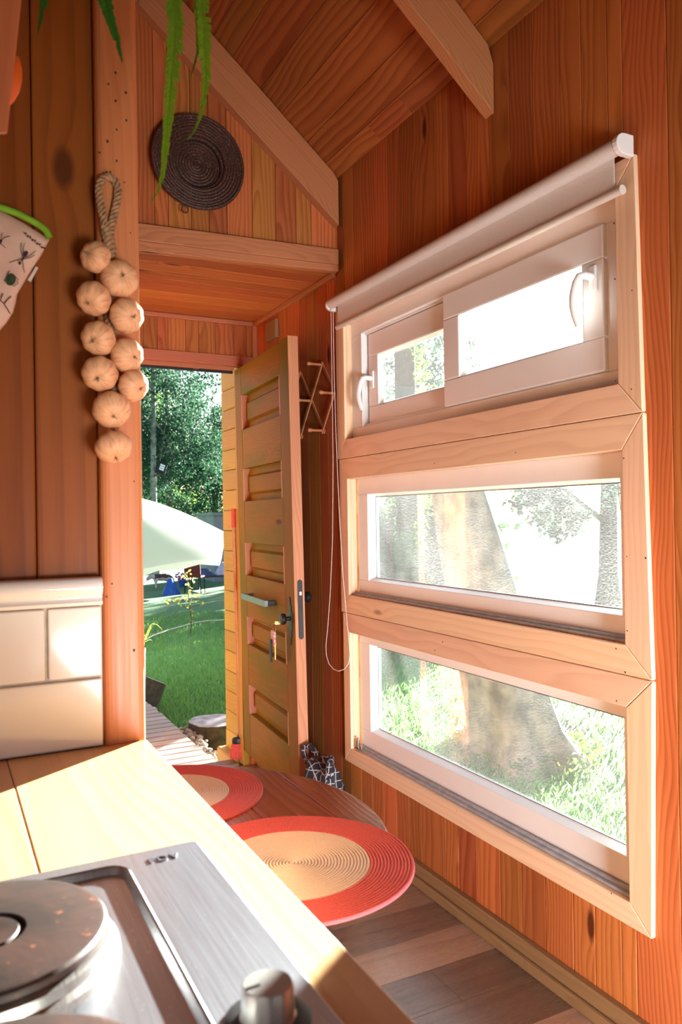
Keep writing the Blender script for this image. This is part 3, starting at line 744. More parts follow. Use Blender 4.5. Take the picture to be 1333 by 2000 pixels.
# small dark nail holes and pin knots in post and casings
def dots(name, pts, parent, f, n_, rad):
    m_ = MB()
    for p in pts:
        c = f(*p); rr = rad*rnd.uniform(.6, 1.2); m_.lathe([(rr, 0), (rr*.9, .0004), (0, .0004)], c, n_, 8)
    return m_.build(name, MT['soil'], parent)
dots('nail_holes', [(1200, 436), (1235, 567), (1202, 545), (1203, 744), (1234, 760)], w1, lambda a, b: atX(a, b, 1.4979), (-1, 0, 0), .0022)
dots('nail_holes', [(1219, 895), (1225, 1087), (1204, 1267), (1262, 1090), (1226, 1232), (865, 1254), (849, 905), (1008, 884)], w2, lambda a, b: atX(a, b, 1.4979), (-1, 0, 0), .0022)
dots('nail_holes', [(1205, 1369), (1222, 1313), (850, 1270), (893, 1583), (1195, 1745)], w3, lambda a, b: atX(a, b, 1.4979), (-1, 0, 0), .0022)

# ================================================================== KITCHEN
# worktop
CX, CZ = .289, .9
mb = MB(); xs = [-.36, -.20, -.06, .0875, .192, CX]
xs = [-.36, -.22, -.075, .084, CX]
for a, b in zip(xs, xs[1:]): mb.box(a+.0003, b-.0003, -.45, 1.2495, CZ-.04, CZ, 'y')
wt = mb.build('worktop', MT['worktop'], bevel=.002); tag(wt, 'pale wooden worktop in bright sun under the two-plate hob', 'worktop')
cb = empty('base_cabinet', (0, .4, FZ), 'wooden base cabinet below the sunlit worktop', 'cabinet')
mb = MB(); mb.box(-.36, .255, -.44, 1.2395, FZ, CZ-.0405, 'z'); mb.build('body', MT['cab'], cb)
for k in range(3):
    y0 = -.43+k*.556; mb = MB(); mb.box(.2555, .273, y0+.003, y0+.55, FZ+.07, CZ-.05, 'z'); dd = mb.build('door', MT['cab'], cb, bevel=.003)
    mb = MB(); mb.tube([(.273, y0+.48, .62), (.295, y0+.48, .62), (.295, y0+.48, .74), (.273, y0+.48, .74)], .005, 8); mb.build('handle', MT['silver'], dd, smooth=True)

# tiled splashback
sp = empty('tile_splashback', (0, 1.26, CZ), 'white glazed tile splashback between worktop and wood boards', 'splashback')
mb = MB(); mb.box(-1.0, .2225, 1.254, 1.2695, CZ, 1.158); mb.build('grout_bed', MT['grout'], sp)
def tile(x0, x1, z0, z1):
    m_ = MB(); m_.box(x0+.0018, x1-.0018, 1.246, 1.2545, z0+.0018, z1-.0018); m_.build('tile', MT['tile'], sp, bevel=.0025)
for a, b in ((.141, .2225), (-.06, .140), (-.26, -.061), (-.46, -.261), (-.66, -.461), (-.86, -.661)): tile(a, b, 1.008, 1.118)
for a, b in ((.02, .2225), (-.18, .019), (-.38, -.181), (-.58, -.381), (-.78, -.581)): tile(a, b, .901, 1.007)
mb = MB()
pr = [(1.2695, 1.119), (1.244, 1.119), (1.2425, 1.124), (1.246, 1.128), (1.246, 1.133), (1.240, 1.139), (1.238, 1.148), (1.241, 1.157), (1.248, 1.161), (1.2695, 1.1615)]
mb.prism(pr, lambda u, v, w_: (w_, u, v), -1.0, .2222); cpg = mb.build('capping', MT['tile'], sp, smooth=True, angle=50); cpg['label'] = 'moulded white capping strip'

# hob
hb = empty('electric_hob', (.06, .56, CZ), 'stainless steel two-plate electric hob set in the worktop', 'hob')
def rrect(x0, x1, y0, y1, r, n=6):
    out = []
    for cx, cy, a0 in ((x1-r, y1-r, 0), (x0+r, y1-r, 90), (x0+r, y0+r, 180), (x1-r, y0+r, 270)):
        for k in range(n+1): a = R(a0+90*k/n); out.append((cx+r*math.cos(a), cy+r*math.sin(a)))
    return out
mb = MB(); HX0, HX1, HY_0, HY_1 = -.125, .240, .296, .820
o0 = rrect(HX0, HX1, HY_0, HY_1, .006); o1 = rrect(HX0+.001, HX1-.001, HY_0+.001, HY_1-.001, .006)
i0 = rrect(-.108, .1625, .315, .798, .022); i1 = rrect(-.106, .1605, .317, .796, .020); i2 = rrect(-.1035, .158, .3195, .7935, .018); i3 = rrect(-.100, .1545, .323, .790, .016)
n = len(o0); lay = [(o0, CZ+.0005), (o0, CZ+.005), (o1, CZ+.006), (i0, CZ+.006), (i1, CZ+.0085), (i2, CZ+.0075), (i3, CZ+.002)]
vs = [(x, y, z) for L, z in lay for x, y in L]; fs = []
for j in range(len(lay)-1):
    for k in range(n): a = j*n+k; b = j*n+(k+1) % n; fs.append((a, b, b+n, a+n))
fs.append([6*n+k for k in range(n)])
mb.add(vs, fs); hp = mb.build('hob_plate', MT['steel'], hb, smooth=True, angle=20)
def burner(cx, cy, r):
    z = CZ+.002
    mb = MB(); mb.lathe([(r+.010, z), (r+.009, z+.006), (r+.004, z+.009), (r+.003, z+.016), (r-.001, z+.018), (r-.02, z+.018)], (cx, cy, 0), (0, 0, 1), 72)
    ring = mb.build('burner_ring', MT['ringsteel'], hb, smooth=True, angle=35)
    mb = MB(); zz = z+.0185
    mb.lathe([(r-.012, zz-.003), (r-.004, zz), (r, zz+.002), (r, zz+.007), (r-.002, zz+.0095), (r-.006, zz+.0105), (.030, zz+.0100), (.0285, zz+.007), (.0255, zz+.007), (.024, zz+.0095), (.004, zz+.0095), (0, zz+.0085)], (cx, cy, 0), (0, 0, 1), 72)
    mb.build('hot_plate', MT['hot'], hb, smooth=True, angle=35)
burner(.028, .672, .091); burner(.028, .462, .088)
def knob(cx, cy):
    mb = MB(); mb.lathe([(.030, CZ+.0062), (.030, CZ+.008), (.026, CZ+.0095), (.019, CZ+.010)], (cx, cy, 0), (0, 0, 1), 40); kb = mb.build('knob', MT['black'], hb, smooth=True, angle=30)  # black collar stands in for the knob's shadow and reflection on the steel
    mb = MB(); mb.lathe([(.0195, CZ+.010), (.0185, CZ+.011), (.0178, CZ+.030), (.0165, CZ+.0318), (.0, CZ+.032)], (cx, cy, 0), (0, 0, 1), 48,
        lambda a, i: 1-.035*(1 if i in (1, 2) and math.cos(a*12) > .8 else 0)); mb.build('knob_cap', MT['satin'], kb, smooth=True, angle=30)
    mb = MB(); mb.box(cx-.0160, cx-.0155+.010, cy-.0007, cy+.0007, CZ+.0318, CZ+.0324); mb.build('pointer', MT['black'], kb)
knob(.196, .503); knob(.196, .400)
mb = MB(); mb.lathe([(.006, CZ+.006), (.006, CZ+.009), (.004, CZ+.011), (0, CZ+.0115)], (.222, .452, 0), (0, 0, 1), 16); mb.build('pilot_lamp', MT['pvc'], hb, smooth=True)
# stamped letters near the far corner
def letters(word, x, y, h, parent):
    cu = bpy.data.curves.new('logo', 'FONT'); cu.body = word; cu.size = h; cu.extrude = .0005; cu.space_character = 1.15
    to = bpy.data.objects.new('logo', cu); col.objects.link(to)
    dg = bpy.context.evaluated_depsgraph_get(); me = bpy.data.meshes.new_from_object(to.evaluated_get(dg))
    bpy.data.objects.remove(to); lo = bpy.data.objects.new('logo', me); col.objects.link(lo); me.materials.append(MT['graysteel'])
    lo.parent = parent; lo.location = Vector((x, y, CZ+.0066))-wloc(parent); return lo
lg = letters('FDV', .182, .786, .016, hb)
lg['label'] = 'small stamped letters'

# ================================================================== TABLE AND MATS
TZ = .70; tc = (.294, 1.34); tr = .425
tb = empty('round_table', (.45, 1.45, FZ), 'round-edged varnished wooden table wrapped around the post beside the worktop', 'table')
def arcpts(c, r, a0, a1, n): return [(c[0]+r*math.cos(R(a0+(a1-a0)*k/n)), c[1]+r*math.sin(R(a0+(a1-a0)*k/n))) for k in range(n+1)]
mb = MB(); bx = [-.131, .0, .13, .294, .40, .52, .64, .72]
outline = [(x_, max(y_, 1.03)) for x_, y_ in arcpts(tc, tr, -90, 180, 90)]+[(tc[0]-tr+.0, 1.336), (.294, 1.336)]
# planks cut from the outline, grain along y
def clip(poly, x, keep_less):
    out = []
    for (a, b) in zip(poly, poly[1:]+poly[:1]):
        ia = (a[0] <= x) == keep_less or a[0] == x; ib = (b[0] <= x) == keep_less or b[0] == x
        if ia: out.append(a)
        if ia != ib:
            t = (x-a[0])/(b[0]-a[0]); out.append((x, a[1]+(b[1]-a[1])*t))
    return out
for a, b in zip(bx, bx[1:]):
    p = clip(clip(outline, a+.0003, False), b-.0003, True)
    if len(p) > 2: mb.prism(p, lambda u, v, w_: (u, v, w_), TZ-.03, TZ, 'y')
mb.build('tabletop', MT['table'], tb, bevel=.003)
mb = MB(); mb.tube([(.36, 1.42, FZ), (.36, 1.42, TZ-.0305)], .03, 16); mb.build('leg', MT['cab'], tb, smooth=True)
mb = MB(); mb.box(.295, .55, 1.36, 1.40, TZ-.07, TZ-.0305, 'x'); mb.build('bracket', MT['cab'], tb)
def placemat(c, r, ri, label, z=TZ):
    root = empty('placemat', (c[0], c[1], z+.0003), label, 'placemat', 'round woven placemats on the table')
    def rings(r0, r1, inner):
        prof = []; nr = max(1, round((r1-r0)/.0052)); st = (r1-r0)/nr; z0 = z+.0003
        prof.append((r1, z0)); 
        for k in range(nr, 0, -1):
            a = r0+st*k
            prof += [(a-st*.04, z0+.0028), (a-st*.3, z0+.0050), (a-st*.7, z0+.0050), (a-st*.96, z0+.0028)]
        prof.append((r0, z0+.0022 if inner else z0)); 
        if not inner: prof += [(r0, z0)]
        m_ = MB(); m_.lathe([p for p in prof], (c[0], c[1], 0), (0, 0, 1), 128, (lambda a, i: 1+.004*math.sin(3*a+1)+.003*math.sin(5*a))); return m_
    rings(ri, r, False).build('border', MT['matred'], root, smooth=True, angle=60)
    rings(0, ri-.0003, True).build('centre', MT['matcream'], root, smooth=True, angle=60)
placemat((.489, 1.140), .193, .124, 'coral and cream round placemat nearest the window, overhanging the table edge')
placemat((.405, 1.542), .180, .113, 'coral and cream round placemat farther back, half hidden behind the worktop')

# ================================================================== THINGS ON THE WALLS
# garlic braid
gb = empty('garlic_braid', (.235, 1.23, 1.34), 'braid of ten garlic bulbs hanging from a rope loop on the post', 'garlic')
def bulb(c, r, ax, rt=0):
    ax = Vector(ax).normalized(); u = ax.orthogonal().normalized(); w_ = ax.cross(u); c = Vector(c)
    NS, NR = 48, 20; vs = []; fs = []; gc = []
    nl = rnd.choice([7, 8, 9]); ph = rnd.random()*6
    for i in range(NR+1):
        th = math.pi*i/NR                 # 0 = root end (towards ax), pi = neck
        for k in range(NS):
            a = 2*math.pi*k/NS
            lobe = abs(math.cos((a*nl+ph)/2)); rr = r*(.955+.06*lobe*math.sin(th)**1.5)*(1+.03*math.sin(a+ph))
            h = math.cos(th)*.84
            if th < .5: h -= .16*(1-th/.5)
            rad = math.sin(th)
            if th > 2.5: t = (th-2.5)/(math.pi-2.5); h -= .55*t*t; rad = max(rad, .12)
            vs.append(c+ax*(h*rr)+(u*math.cos(a)+w_*math.sin(a))*(rad*rr)); gc.append((a/6.283*1.0, th, 0))
    for i in range(NR):
        for k in range(NS): a = i*NS+k; b = i*NS+(k+1) % NS; fs.append((a, b, b+NS, a+NS))
    m_ = MB(); m_.add(vs, fs, gc)
    o = m_.build('garlic_bulb', MT['garlic'], gb, smooth=True, angle=80)
    m_ = MB(); tip = c+ax*(r*.68)
    for k in range(10):
        dv = (ax*1.2+Vector((rnd.uniform(-1, 1), rnd.uniform(-1, 1), rnd.uniform(-1, 1)))).normalized(); m_.tube([tip, tip+dv*.0035, tip+dv*rnd.uniform(.005, .009)], [.0007, .0005, .0003], 4)
    m_.build('root_tuft', MT['rope'], o)
gpx = [(186, 502, 30, (-.6, -.6, .05)), (233, 545, 36, (0.05, -.9, 0)), (183, 584, 33, (-.5, -.6, -.5)), (247, 618, 34, (.3, -.8, -.2)), (192, 660, 33, (-.55, -.7, -.4)),
       (249, 693, 33, (.35, -.8, -.3)), (195, 729, 34, (-.3, -.8, -.5)), (260, 754, 31, (.4, -.7, -.25)), (218, 801, 36, (0, -.75, -.5)), (221, 873, 35, (.1, -.5, -.85))]
for px, py, pr_, ax in gpx: 
    pc = atY(px, py, 1.222); bulb(pc, pr_/1250*1.0, ax)
def twist(mb, pts, rs, n=3, pitch=.022, rad=.0035):
    f_ = resample(pts, .0025); L = len(f_)
    for j in range(n):
        out = []
        for i, p in enumerate(f_):
            t = (f_[min(i+1, L-1)]-f_[max(i-1, 0)]).normalized(); u = t.cross(Vector((0, 1, 0))); u = u.normalized() if u.length > .1 else Vector((1, 0, 0)); w_ = t.cross(u)
            a = 2*math.pi*(i*.0025/pitch+j/n); out.append(p+u*math.cos(a)*rad*1.2+w_*math.sin(a)*rad*.8)
        mb.tube(out, rs, 6)
mb = MB(); Yr = 1.243
lp_ = [atY(a, b, Yr) for a, b in [(213, 505), (210, 470), (203, 430), (196, 395), (193, 370), (198, 352), (210, 345), (223, 350), (231, 366), (230, 390), (222, 425), (215, 455), (219, 480), (222, 500)]]
twist(mb, lp_, .0027); twist(mb, [atY(a, b, Yr) for a, b in [(206, 440), (211, 465), (216, 490), (214, 530), (214, 600), (218, 680), (224, 760), (222, 830), (221, 862)]], .0036, rad=.0045)
mb.build('rope', MT['rope'], gb, smooth=True)
mb = MB(); p_ = atY(212, 346, 1.2495); mb.tube([p_, p_+Vector((0, -.016, .002))], .0015, 6); mb.build('nail', MT['silver'], gb)

# woven basket tray
bk = empty('woven_basket_tray', (.912, 2.93, 2.45), 'dark round coiled basket tray hung on the end wall above the alcove', 'basket')
mb = MB(); cB = Vector((.896, 2.9425, 2.608)); rr_ = [.008+.0112*k for k in range(16)]
for k, r in enumerate(rr_):
    dpt = -.046 if r > .105 else (-.018 if r < .09 else -.034)
    if r > .165: dpt = -.050
    seg = max(24, int(2*math.pi*r/.0065)); vs = []; fs = []; S = 7; wr = rnd.random()
    for i in range(seg):
        a = 2*math.pi*i/seg; tr_ = .0068*(1+.22*(i % 2)); ctr = cB+Vector((r*math.cos(a), dpt+.002*math.sin(3*a+k), r*math.sin(a)))
        for j in range(S):
            b = 2*math.pi*j/S; vs.append(ctr+Vector((math.cos(a)*math.cos(b)*tr_, math.sin(b)*tr_*1.1, math.sin(a)*math.cos(b)*tr_)))
    for i in range(seg):
        for j in range(S): a = i*S+j; b = i*S+(j+1) % S; c2 = ((i+1) % seg)*S+j; d2 = ((i+1) % seg)*S+(j+1) % S; fs.append((a, b, d2, c2))
    mb.add(vs, fs)
mb.build('coils', MT['basket'], bk, smooth=True, angle=50)
mb = MB(); mb.lathe([(.18, -.036), (.10, -.026), (.09, -.008), (0.0, -.008)], cB, (0, 1, 0), 48); 
mb = MB(); mb.lathe([(0, -.010), (.092, -.010), (.10, -.034), (.178, -.044), (.178, -.040), (.104, -.030), (.096, -.006), (0, -.006)], cB, (0, 1, 0), 48); mb.build('backing', MT['basket'], bk)
mb = MB(); c0 = cB+Vector((-.055, -.045, -.188)); mb.tube([c0+Vector((.013*math.cos(a), 0, .013*math.sin(a))) for a in [2*math.pi*k/14 for k in range(15)]], .0028, 6); mb.build('hanging_loop', MT['basket'], bk, smooth=True)

# oven mitt, hung cuff up on a small hook, most of it outside the picture
def px2(px, py, Y=1.238): return atY(px, py, Y)
mt_ = empty('oven_mitt', (.02, 1.24, 1.45), 'cream oven mitt with printed insects and lime green binding beside the wood wall', 'mitt')
edge = [(97, 468), (82, 497), (66, 522), (50, 548), (34, 575), (31, 592), (26, 610), (12, 632), (-4, 650), (-30, 680), (-60, 705), (-95, 718), (-125, 705), (-140, 672), (-138, 640), (-122, 612), (-135, 585), (-160, 570), (-182, 540), (-178, 508), (-150, 496), (-118, 505), (-95, 495), (-88, 455), (-84, 400), (-60, 392), (-25, 402), (10, 416), (48, 437)]
def pillow(m_, edge, Y, th):
    cx = sum(e[0] for e in edge)/len(edge); cy = sum(e[1] for e in edge)/len(edge)
    n = len(edge); lv = [(1, 0), (.975, .45), (.93, .75), (.80, 1.0), (.5, 1.15), (.02, 1.2)]
    vs = []; fs = []
    for s_, d in lv:
        for x, y in edge: vs.append(atY(cx+(x-cx)*s_, cy+(y-cy)*s_, Y-th*d))
    L = len(lv)
    for s_, d in lv[1:]:
        for x, y in edge: vs.append(atY(cx+(x-cx)*s_, cy+(y-cy)*s_, Y+th*d*.5))
    for j in range(L-1):
        for k in range(n): fs.append((j*n+k, j*n+(k+1) % n, (j+1)*n+(k+1) % n, (j+1)*n+k))
    fs.append([(L-1)*n+k for k in range(n)])
    def q(j, k): return k if j == 0 else (L+j-1)*n+k
    for j in range(L-1):
        for k in range(n): fs.append((q(j, k), q(j+1, k), q(j+1, (k+1) % n), q(j, (k+1) % n)))
    fs.append([q(L-1, k) for k in range(n)][::-1])
    m_.add(vs, fs)
mb = MB(); pillow(mb, edge, 1.252, .012)
mb.cur = 1
def spr(px, py): return atY(px, py, 1.2355)
def bugleg(pts, r=.0005): mb.tube([spr(*p) for p in pts], r, 4)
def blob(px, py, a, b, ang, m=1):
    mb.cur = m; c = spr(px, py); n = 14
    vs = []
    for k in range(n):
        t = 2*math.pi*k/n; x = a*math.cos(t); y = b*math.sin(t); vs.append(spr(px+x*math.cos(ang)-y*math.sin(ang), py+x*math.sin(ang)+y*math.cos(ang)))
    vs2 = [v+Vector((0, -.0006, 0)) for v in vs]; mb.add(vs+vs2, [list(range(n, 2*n))]+[(i, (i+1) % n, n+(i+1) % n, n+i) for i in range(n)])
blob(50, 496, 6.5, 4.2, -1.0); blob(44, 506, 5, 2, -1.0); blob(39, 514, 3.2, 2.4, -1.0)
for l in ([(45, 502), (41, 488), (42, 474)], [(47, 500), (45, 486), (49, 475)], [(47, 504), (58, 500), (70, 490)], [(46, 506), (58, 504), (68, 498)], [(42, 506), (30, 509), (18, 513)], [(44, 509), (46, 522), (48, 533)], [(40, 512), (36, 509)]): bugleg(l)
blob(1, 472, 5, 3, -1.2); 
for l in ([(3, 470), (8, 464), (19, 461)], [(2, 476), (6, 480), (11, 484)], [(3, 466), (3, 459), (6, 455)]): bugleg(l)
blob(21, 546, 10, 12, .3, 2); mb.cur = 1
for l in ([(30, 540), (36, 546), (33, 552)], [(28, 556), (33, 556), (36, 551)], [(24, 558), (30, 559)], [(14, 537), (17, 531), (20, 529)], [(10, 545), (9, 550)]): bugleg(l)
for l in ([(0, 588), (3, 580), (6, 573)], [(0, 586), (8, 593), (15, 604), (20, 613)], [(8, 594), (14, 586), (22, 579)]): bugleg(l, .0008)
for k in range(9): mb.cur = 1; blob(50+k*4.6, 456+k*3.6+(k % 2)*2, 2.6, 1.6, .6+k*.4)
mb.build('mitt_body', [MT['mitt'], MT['bug'], MT['bug2']], mt_, smooth=True, angle=50)
mb = MB(); bp = [(97, 464), (90, 450), (78, 440), (60, 430), (35, 417), (10, 408), (-15, 399), (-45, 391), (-70, 386)]
bpw = [atY(a, b, 1.246) for a, b in bp]; mb.tube(resample(bpw, .004), .0052, 10); o = mb.build('binding', MT['green'], mt_, smooth=True); o['label'] = 'lime green binding of the cuff'
mb = MB(); mb.prism([(70, 520), (75, 523), (60, 551), (54, 547)], lambda u, v, w_: tuple(atY(u, v, w_)), 1.2465, 1.248); o = mb.build('care_tag', MT['grout'], mt_); o['label'] = 'small grey care tag'
mb = MB(); mb.tube([atY(-70, 386, 1.246), atY(-76, 350, 1.250), atY(-70, 330, 1.255), atY(-62, 352, 1.250), atY(-64, 386, 1.246)], .002, 6); mb.build('hanging_loop', MT['green'], mt_, smooth=True)
mb = MB(); a_ = atY(-70, 331, 1.2695); mb.tube([a_, a_+Vector((0, -.02, 0)), a_+Vector((0, -.024, .006))], .002, 6); hk = mb.build('wall_hook', MT['silver'], smooth=True); tag(hk, 'small steel hook on the wood wall holding the oven mitt', 'hook')

# shelf side board, upper left, and the orange cloth behind it
mb = MB(); f_ = lambda u, v, w_: tuple(atY(u, v, w_))
mb.prism([(43, -12), (14, 262), (-60, 262), (-60, -12)], f_, .90, .918, 'z'); o = mb.build('hanging_shelf', MT['post'], bevel=.002); tag(o, 'pale wooden end board of a shelf at the top left corner', 'shelf')
mb = MB(); n = 16
pp = [(24+13*math.cos(2*math.pi*k/n)*(1+.15*math.sin(3*2*math.pi*k/n)), 158+29*math.sin(2*math.pi*k/n)*(1+.1*math.sin(2*2*math.pi*k/n))) for k in range(n)]
mb = MB(); c_ = atY(21, 158, 1.05); mb.lathe([(0, .033), (.006, .031), (.011, .018), (.013, .004), (.012, -.012), (.008, -.024), (.004, -.031), (0, -.033)], c_, (.15, 0, 1), 18, lambda a, i: 1+.12*math.sin(3*a))
o = mb.build('pepper', MT['orange'], smooth=True); tag(o, 'small orange pepper half hidden behind the pale board at top left', 'pepper')
mb = MB(); mb.tube([c_+Vector((.004, 0, .032)), c_+Vector((.006, 0, .044)), c_+Vector((.0, 0.006, .25)), c_+Vector((-.03, 0.21, .32))], .0015, 6); mb.build('cord', MT['rope'], o)

# hanging fern: pot above the picture with fronds trailing into it
fe = empty('hanging_fern', (.25, 1.0, 2.02), 'hanging fern trailing long green fronds in front of post and basket', 'plant')
mb = MB(); mb.lathe([(.045, 2.10), (.07, 2.14), (.085, 2.24), (.09, 2.245), (.082, 2.235), (.0, 2.225)], (.24, 1.0, 0), (0, 0, 1), 32); pot = mb.build('pot', MT['redtag'], fe, smooth=True)
pot.data.materials[0] = plain('terracotta', (.45, .16, .08), .8, var=.2)
mb = MB()
for k in range(3): a = 2.1*k+.3; mb.tube([(.24+.088*math.cos(a), 1+.088*math.sin(a), 2.243), (.24, 1.0, 2.9), (.25, 1.0, roofz(.25)-.005)], .0015, 5)
mb.build('hanger', MT['rope'], fe)
def frond(pts, wd, Y, mat, pitch=.0062, jag=.25, root=True):
    P = [atY(a, b, Y) for a, b in pts]
    if root: P = [Vector((.24, 1.0, 2.235)), (Vector((.24, 1.0, 2.27))+P[0])/2+Vector((0, -.0, .04))]+P
    f_ = resample(P, pitch); L = len(f_); m_ = MB(); m_.tube(f_, [max(.0006, .0013*(1-i/L)) for i in range(L)], 5, bid=.4)
    s = [0]; 
    for a, b in zip(f_, f_[1:]): s.append(s[-1]+(b-a).length)
    tot = s[-1]
    for i, p in enumerate(f_[:-1]):
        t = s[i]/tot; wv = wd(1-t)                  # 1-t: distance from the tip as a share
        tg = (f_[i+1]-f_[max(0, i-1)]).normalized(); sd = tg.cross(Vector((0, 1, 0))).normalized()
        for sg in (-1, 1):
            ln = wv*rnd.uniform(1-jag, 1)*(.35 if rnd.random() < .05 else 1); hw = pitch*.66
            if i < 3: continue
            d_ = (sd*sg+tg*rnd.uniform(.05, .28)+Vector((0, rnd.uniform(-.25, .25), 0))).normalized()
            a_ = p; q1 = p+d_*ln*.5; q2 = p+d_*ln; tw = Vector((0, -.0008*sg, 0))
            m_.add([a_-tg*hw, a_+tg*hw, q1+tg*hw+tw, q2+tg*hw*.7, q2-tg*hw*.7, q1-tg*hw-tw*2], [(0, 1, 2, 5), (5, 2, 3, 4)], bid=min(1, max(0, .85-(1-t)*1.0+rnd.uniform(-.1, .15))))
    m_.build('frond', mat, fe)
taper = lambda w0, p=.6: (lambda t: w0*min(1, (t*1.6))**p)
frond([(339, -14), (343, 40), (342, 90), (336, 150), (331, 210), (326, 260), (322, 300), (318, 340), (308, 375), (290, 404)], lambda t: .0125*min(1, t*2.6)**.8, 1.0, MT['fern'])
frond([(394, -14), (398, 40), (401, 100), (403, 150), (400, 190), (392, 225), (380, 255), (364, 276)], lambda t: (.0225 if t > .58 else .009+.0135*max(0, (t-.42)/.16)) if t > .42 else .0105*min(1, t*3.5), .98, MT['fern'])
frond([(383, -14), (388, 50), (387, 100), (378, 135), (367, 162)], lambda t: .010*min(1, t*2.2), 1.02, MT['fern'])
frond([(203, -14), (212, 25), (224, 65), (233, 95), (239, 122)], lambda t: .0165*min(1, t*3.2)**.8, 1.0, MT['ferndark'])
frond([(88, -14), (83, 20), (77, 50), (73, 72)], lambda t: .013*min(1, t*3)**.8, 1.0, MT['ferndark'])
frond([(272, -14), (272, 2), (270, 8)], lambda t: .008*min(1, t*2.2), 1.03, MT['ferndark'])

# folding peg rack on the window wall behind the door
pk = empty('peg_rack', (1.49, 3.2, 1.6), 'expanding wooden peg rack on the wall between blind and door', 'coat rack')
zt, zm, zb = 1.915, 1.772, 1.625; y0 = 2.975; st = .118
nodes = {}
mb = MB()
def slat(a, b, x):
    a = Vector((x, a[0], a[1])); b = Vector((x, b[0], b[1])); d_ = (b-a).normalized(); n_ = Vector((0, -d_.z, d_.y))*.007; e = Vector((.003, 0, 0)); a -= d_*.012; b += d_*.012
    m_ = MB(); m_.hexa([a-n_-e, a+n_-e, b+n_-e, b-n_-e, a-n_+e, a+n_+e, b+n_+e, b-n_+e], 'z'); m_.build('slat', MT['peg'], pk)
xa, xb = 1.507, 1.5005
slat((y0, zm), (y0+st, zt), xa); slat((y0, zm), (y0+st, zb), xb)
for k in range(0, 4):
    yy = y0+st*(1+2*k)
    slat((yy, zt), (yy+2*st, zb), xb if k % 2 == 0 else xb); slat((yy, zb), (yy+2*st, zt), xa)
def peg(y, z):
    mb = MB(); mb.lathe([(.006, 0), (.0055, .045), (.0085, .052), (.009, .060), (.006, .066), (0, .068)], (1.4965, y, z), (-1, 0, -.0), 12); mb.build('peg', MT['peg'], pk, smooth=True)
for k in range(0, 5):
    yy = y0+st*(1+2*k)
    if k < 5: peg(yy, zt); peg(yy, zb)
    peg(yy-st, zm)
mb = MB(); mb.box(1.4935, 1.5115, 3.597, 3.728, 2.142, 2.236, 'z'); o = mb.build('wall_block', MT['skirt'], bevel=.003); tag(o, 'small brown wooden block high on the alcove wall above the door', 'block')

# keys hanging from the lock
LM = leaf.matrix_basis if False else Matrix.LocRotScale(leaf.location, leaf.rotation_euler, None)
def L2W(u, v, z): return LM @ Vector((u, v, z-2.02))
kr = empty('key_ring', L2W(.725, -.05, .60), 'bunch of keys with red tag hanging in the door lock', 'keys')
def bx_local(pts8): return [L2W(*p) for p in pts8]
def lbox(m_, u0, u1, v0, v1, z0, z1): m_.hexa(bx_local([(u0, v0, z0), (u1, v0, z0), (u1, v1, z0), (u0, v1, z0), (u0, v0, z1), (u1, v0, z1), (u1, v1, z1), (u0, v1, z1)]))
mb = MB(); lbox(mb, .768, .772, -.062, -.040, .785, .799); mb.tube([L2W(.77, -.05, .79), L2W(.73, -.055, .785), L2W(.715, -.055, .76), L2W(.74, -.055, .745), L2W(.765, -.055, .765), L2W(.77, -.055, .785)], .0018, 6); mb.build('ring', MT['brass'], kr, smooth=True)
mb = MB(); lbox(mb, .705, .745, -.062, -.050, .685, .755); mb.build('key_tag', MT['redtag'], kr, bevel=.003)
mb = MB(); lbox(mb, .70, .726, -.070, -.063, .615, .715); mb.build('key_fob', MT['black'], kr, bevel=.003)
mb = MB(); lbox(mb, .738, .750, -.060, -.056, .63, .70); lbox(mb, .752, .757, -.059, -.057, .645, .70); mb.build('key', MT['brass'], kr)

# checked cloth bag on the floor by the wall
bg_ = MB(); vs = []; fs = []; n = 28; cb_ = Vector((1.385, 2.90, 0))
lay = [(.0, .075, .10), (.06, .085, .115), (.16, .08, .105), (.24, .07, .10), (.285, .055, .09), (.30, .03, .07)]
for z, a, b in lay:
    for k in range(n): t = 2*math.pi*k/n; rr = 1+.12*math.sin(5*t+z*20)+.06*math.sin(11*t); vs.append(cb_+Vector((a*math.cos(t)*rr, b*math.sin(t)*rr, FZ+z+(.02*math.sin(3*t) if z > .2 else 0))))
for j in range(len(lay)-1):
    for k in range(n): a = j*n+k; b = j*n+(k+1) % n; fs.append((a, b, b+n, a+n))
fs.append(list(range(n))[::-1]); fs.append([(len(lay)-1)*n+k for k in range(n)])
bg_.add(vs, fs)
o = bg_.build('cloth_bag', MT['check'], smooth=True, angle=80); tag(o, 'dark checked cloth bag on the floor against the window wall', 'bag')
for s_ in (-1, 1):
    mb = MB(); c1 = cb_+Vector((s_*.02, -.07*1, .235)); pts = [cb_+Vector((-.02, s_*.085, .20)), cb_+Vector((-.03, s_*.115, .245)), cb_+Vector((-.03, s_*.125, .275)), cb_+Vector((-.01, s_*.10, .285)), cb_+Vector((.01, s_*.06, .25))]
    mb.tube(pts, .012, 8); mb.build('bag_ear', MT['check'], o, smooth=True)

# ================================================================== OUTSIDE
GZ = -.45
mb = MB(); mb.add([(-40, -30, GZ), (60, -30, GZ), (60, 70, GZ), (-40, 70, GZ)], [(0, 1, 2, 3)]); lw = mb.build('ground', MT['lawn'], origin=(5, 10, GZ)); lw['kind'] = 'structure'; lw['label'] = 'green lawn around the house'
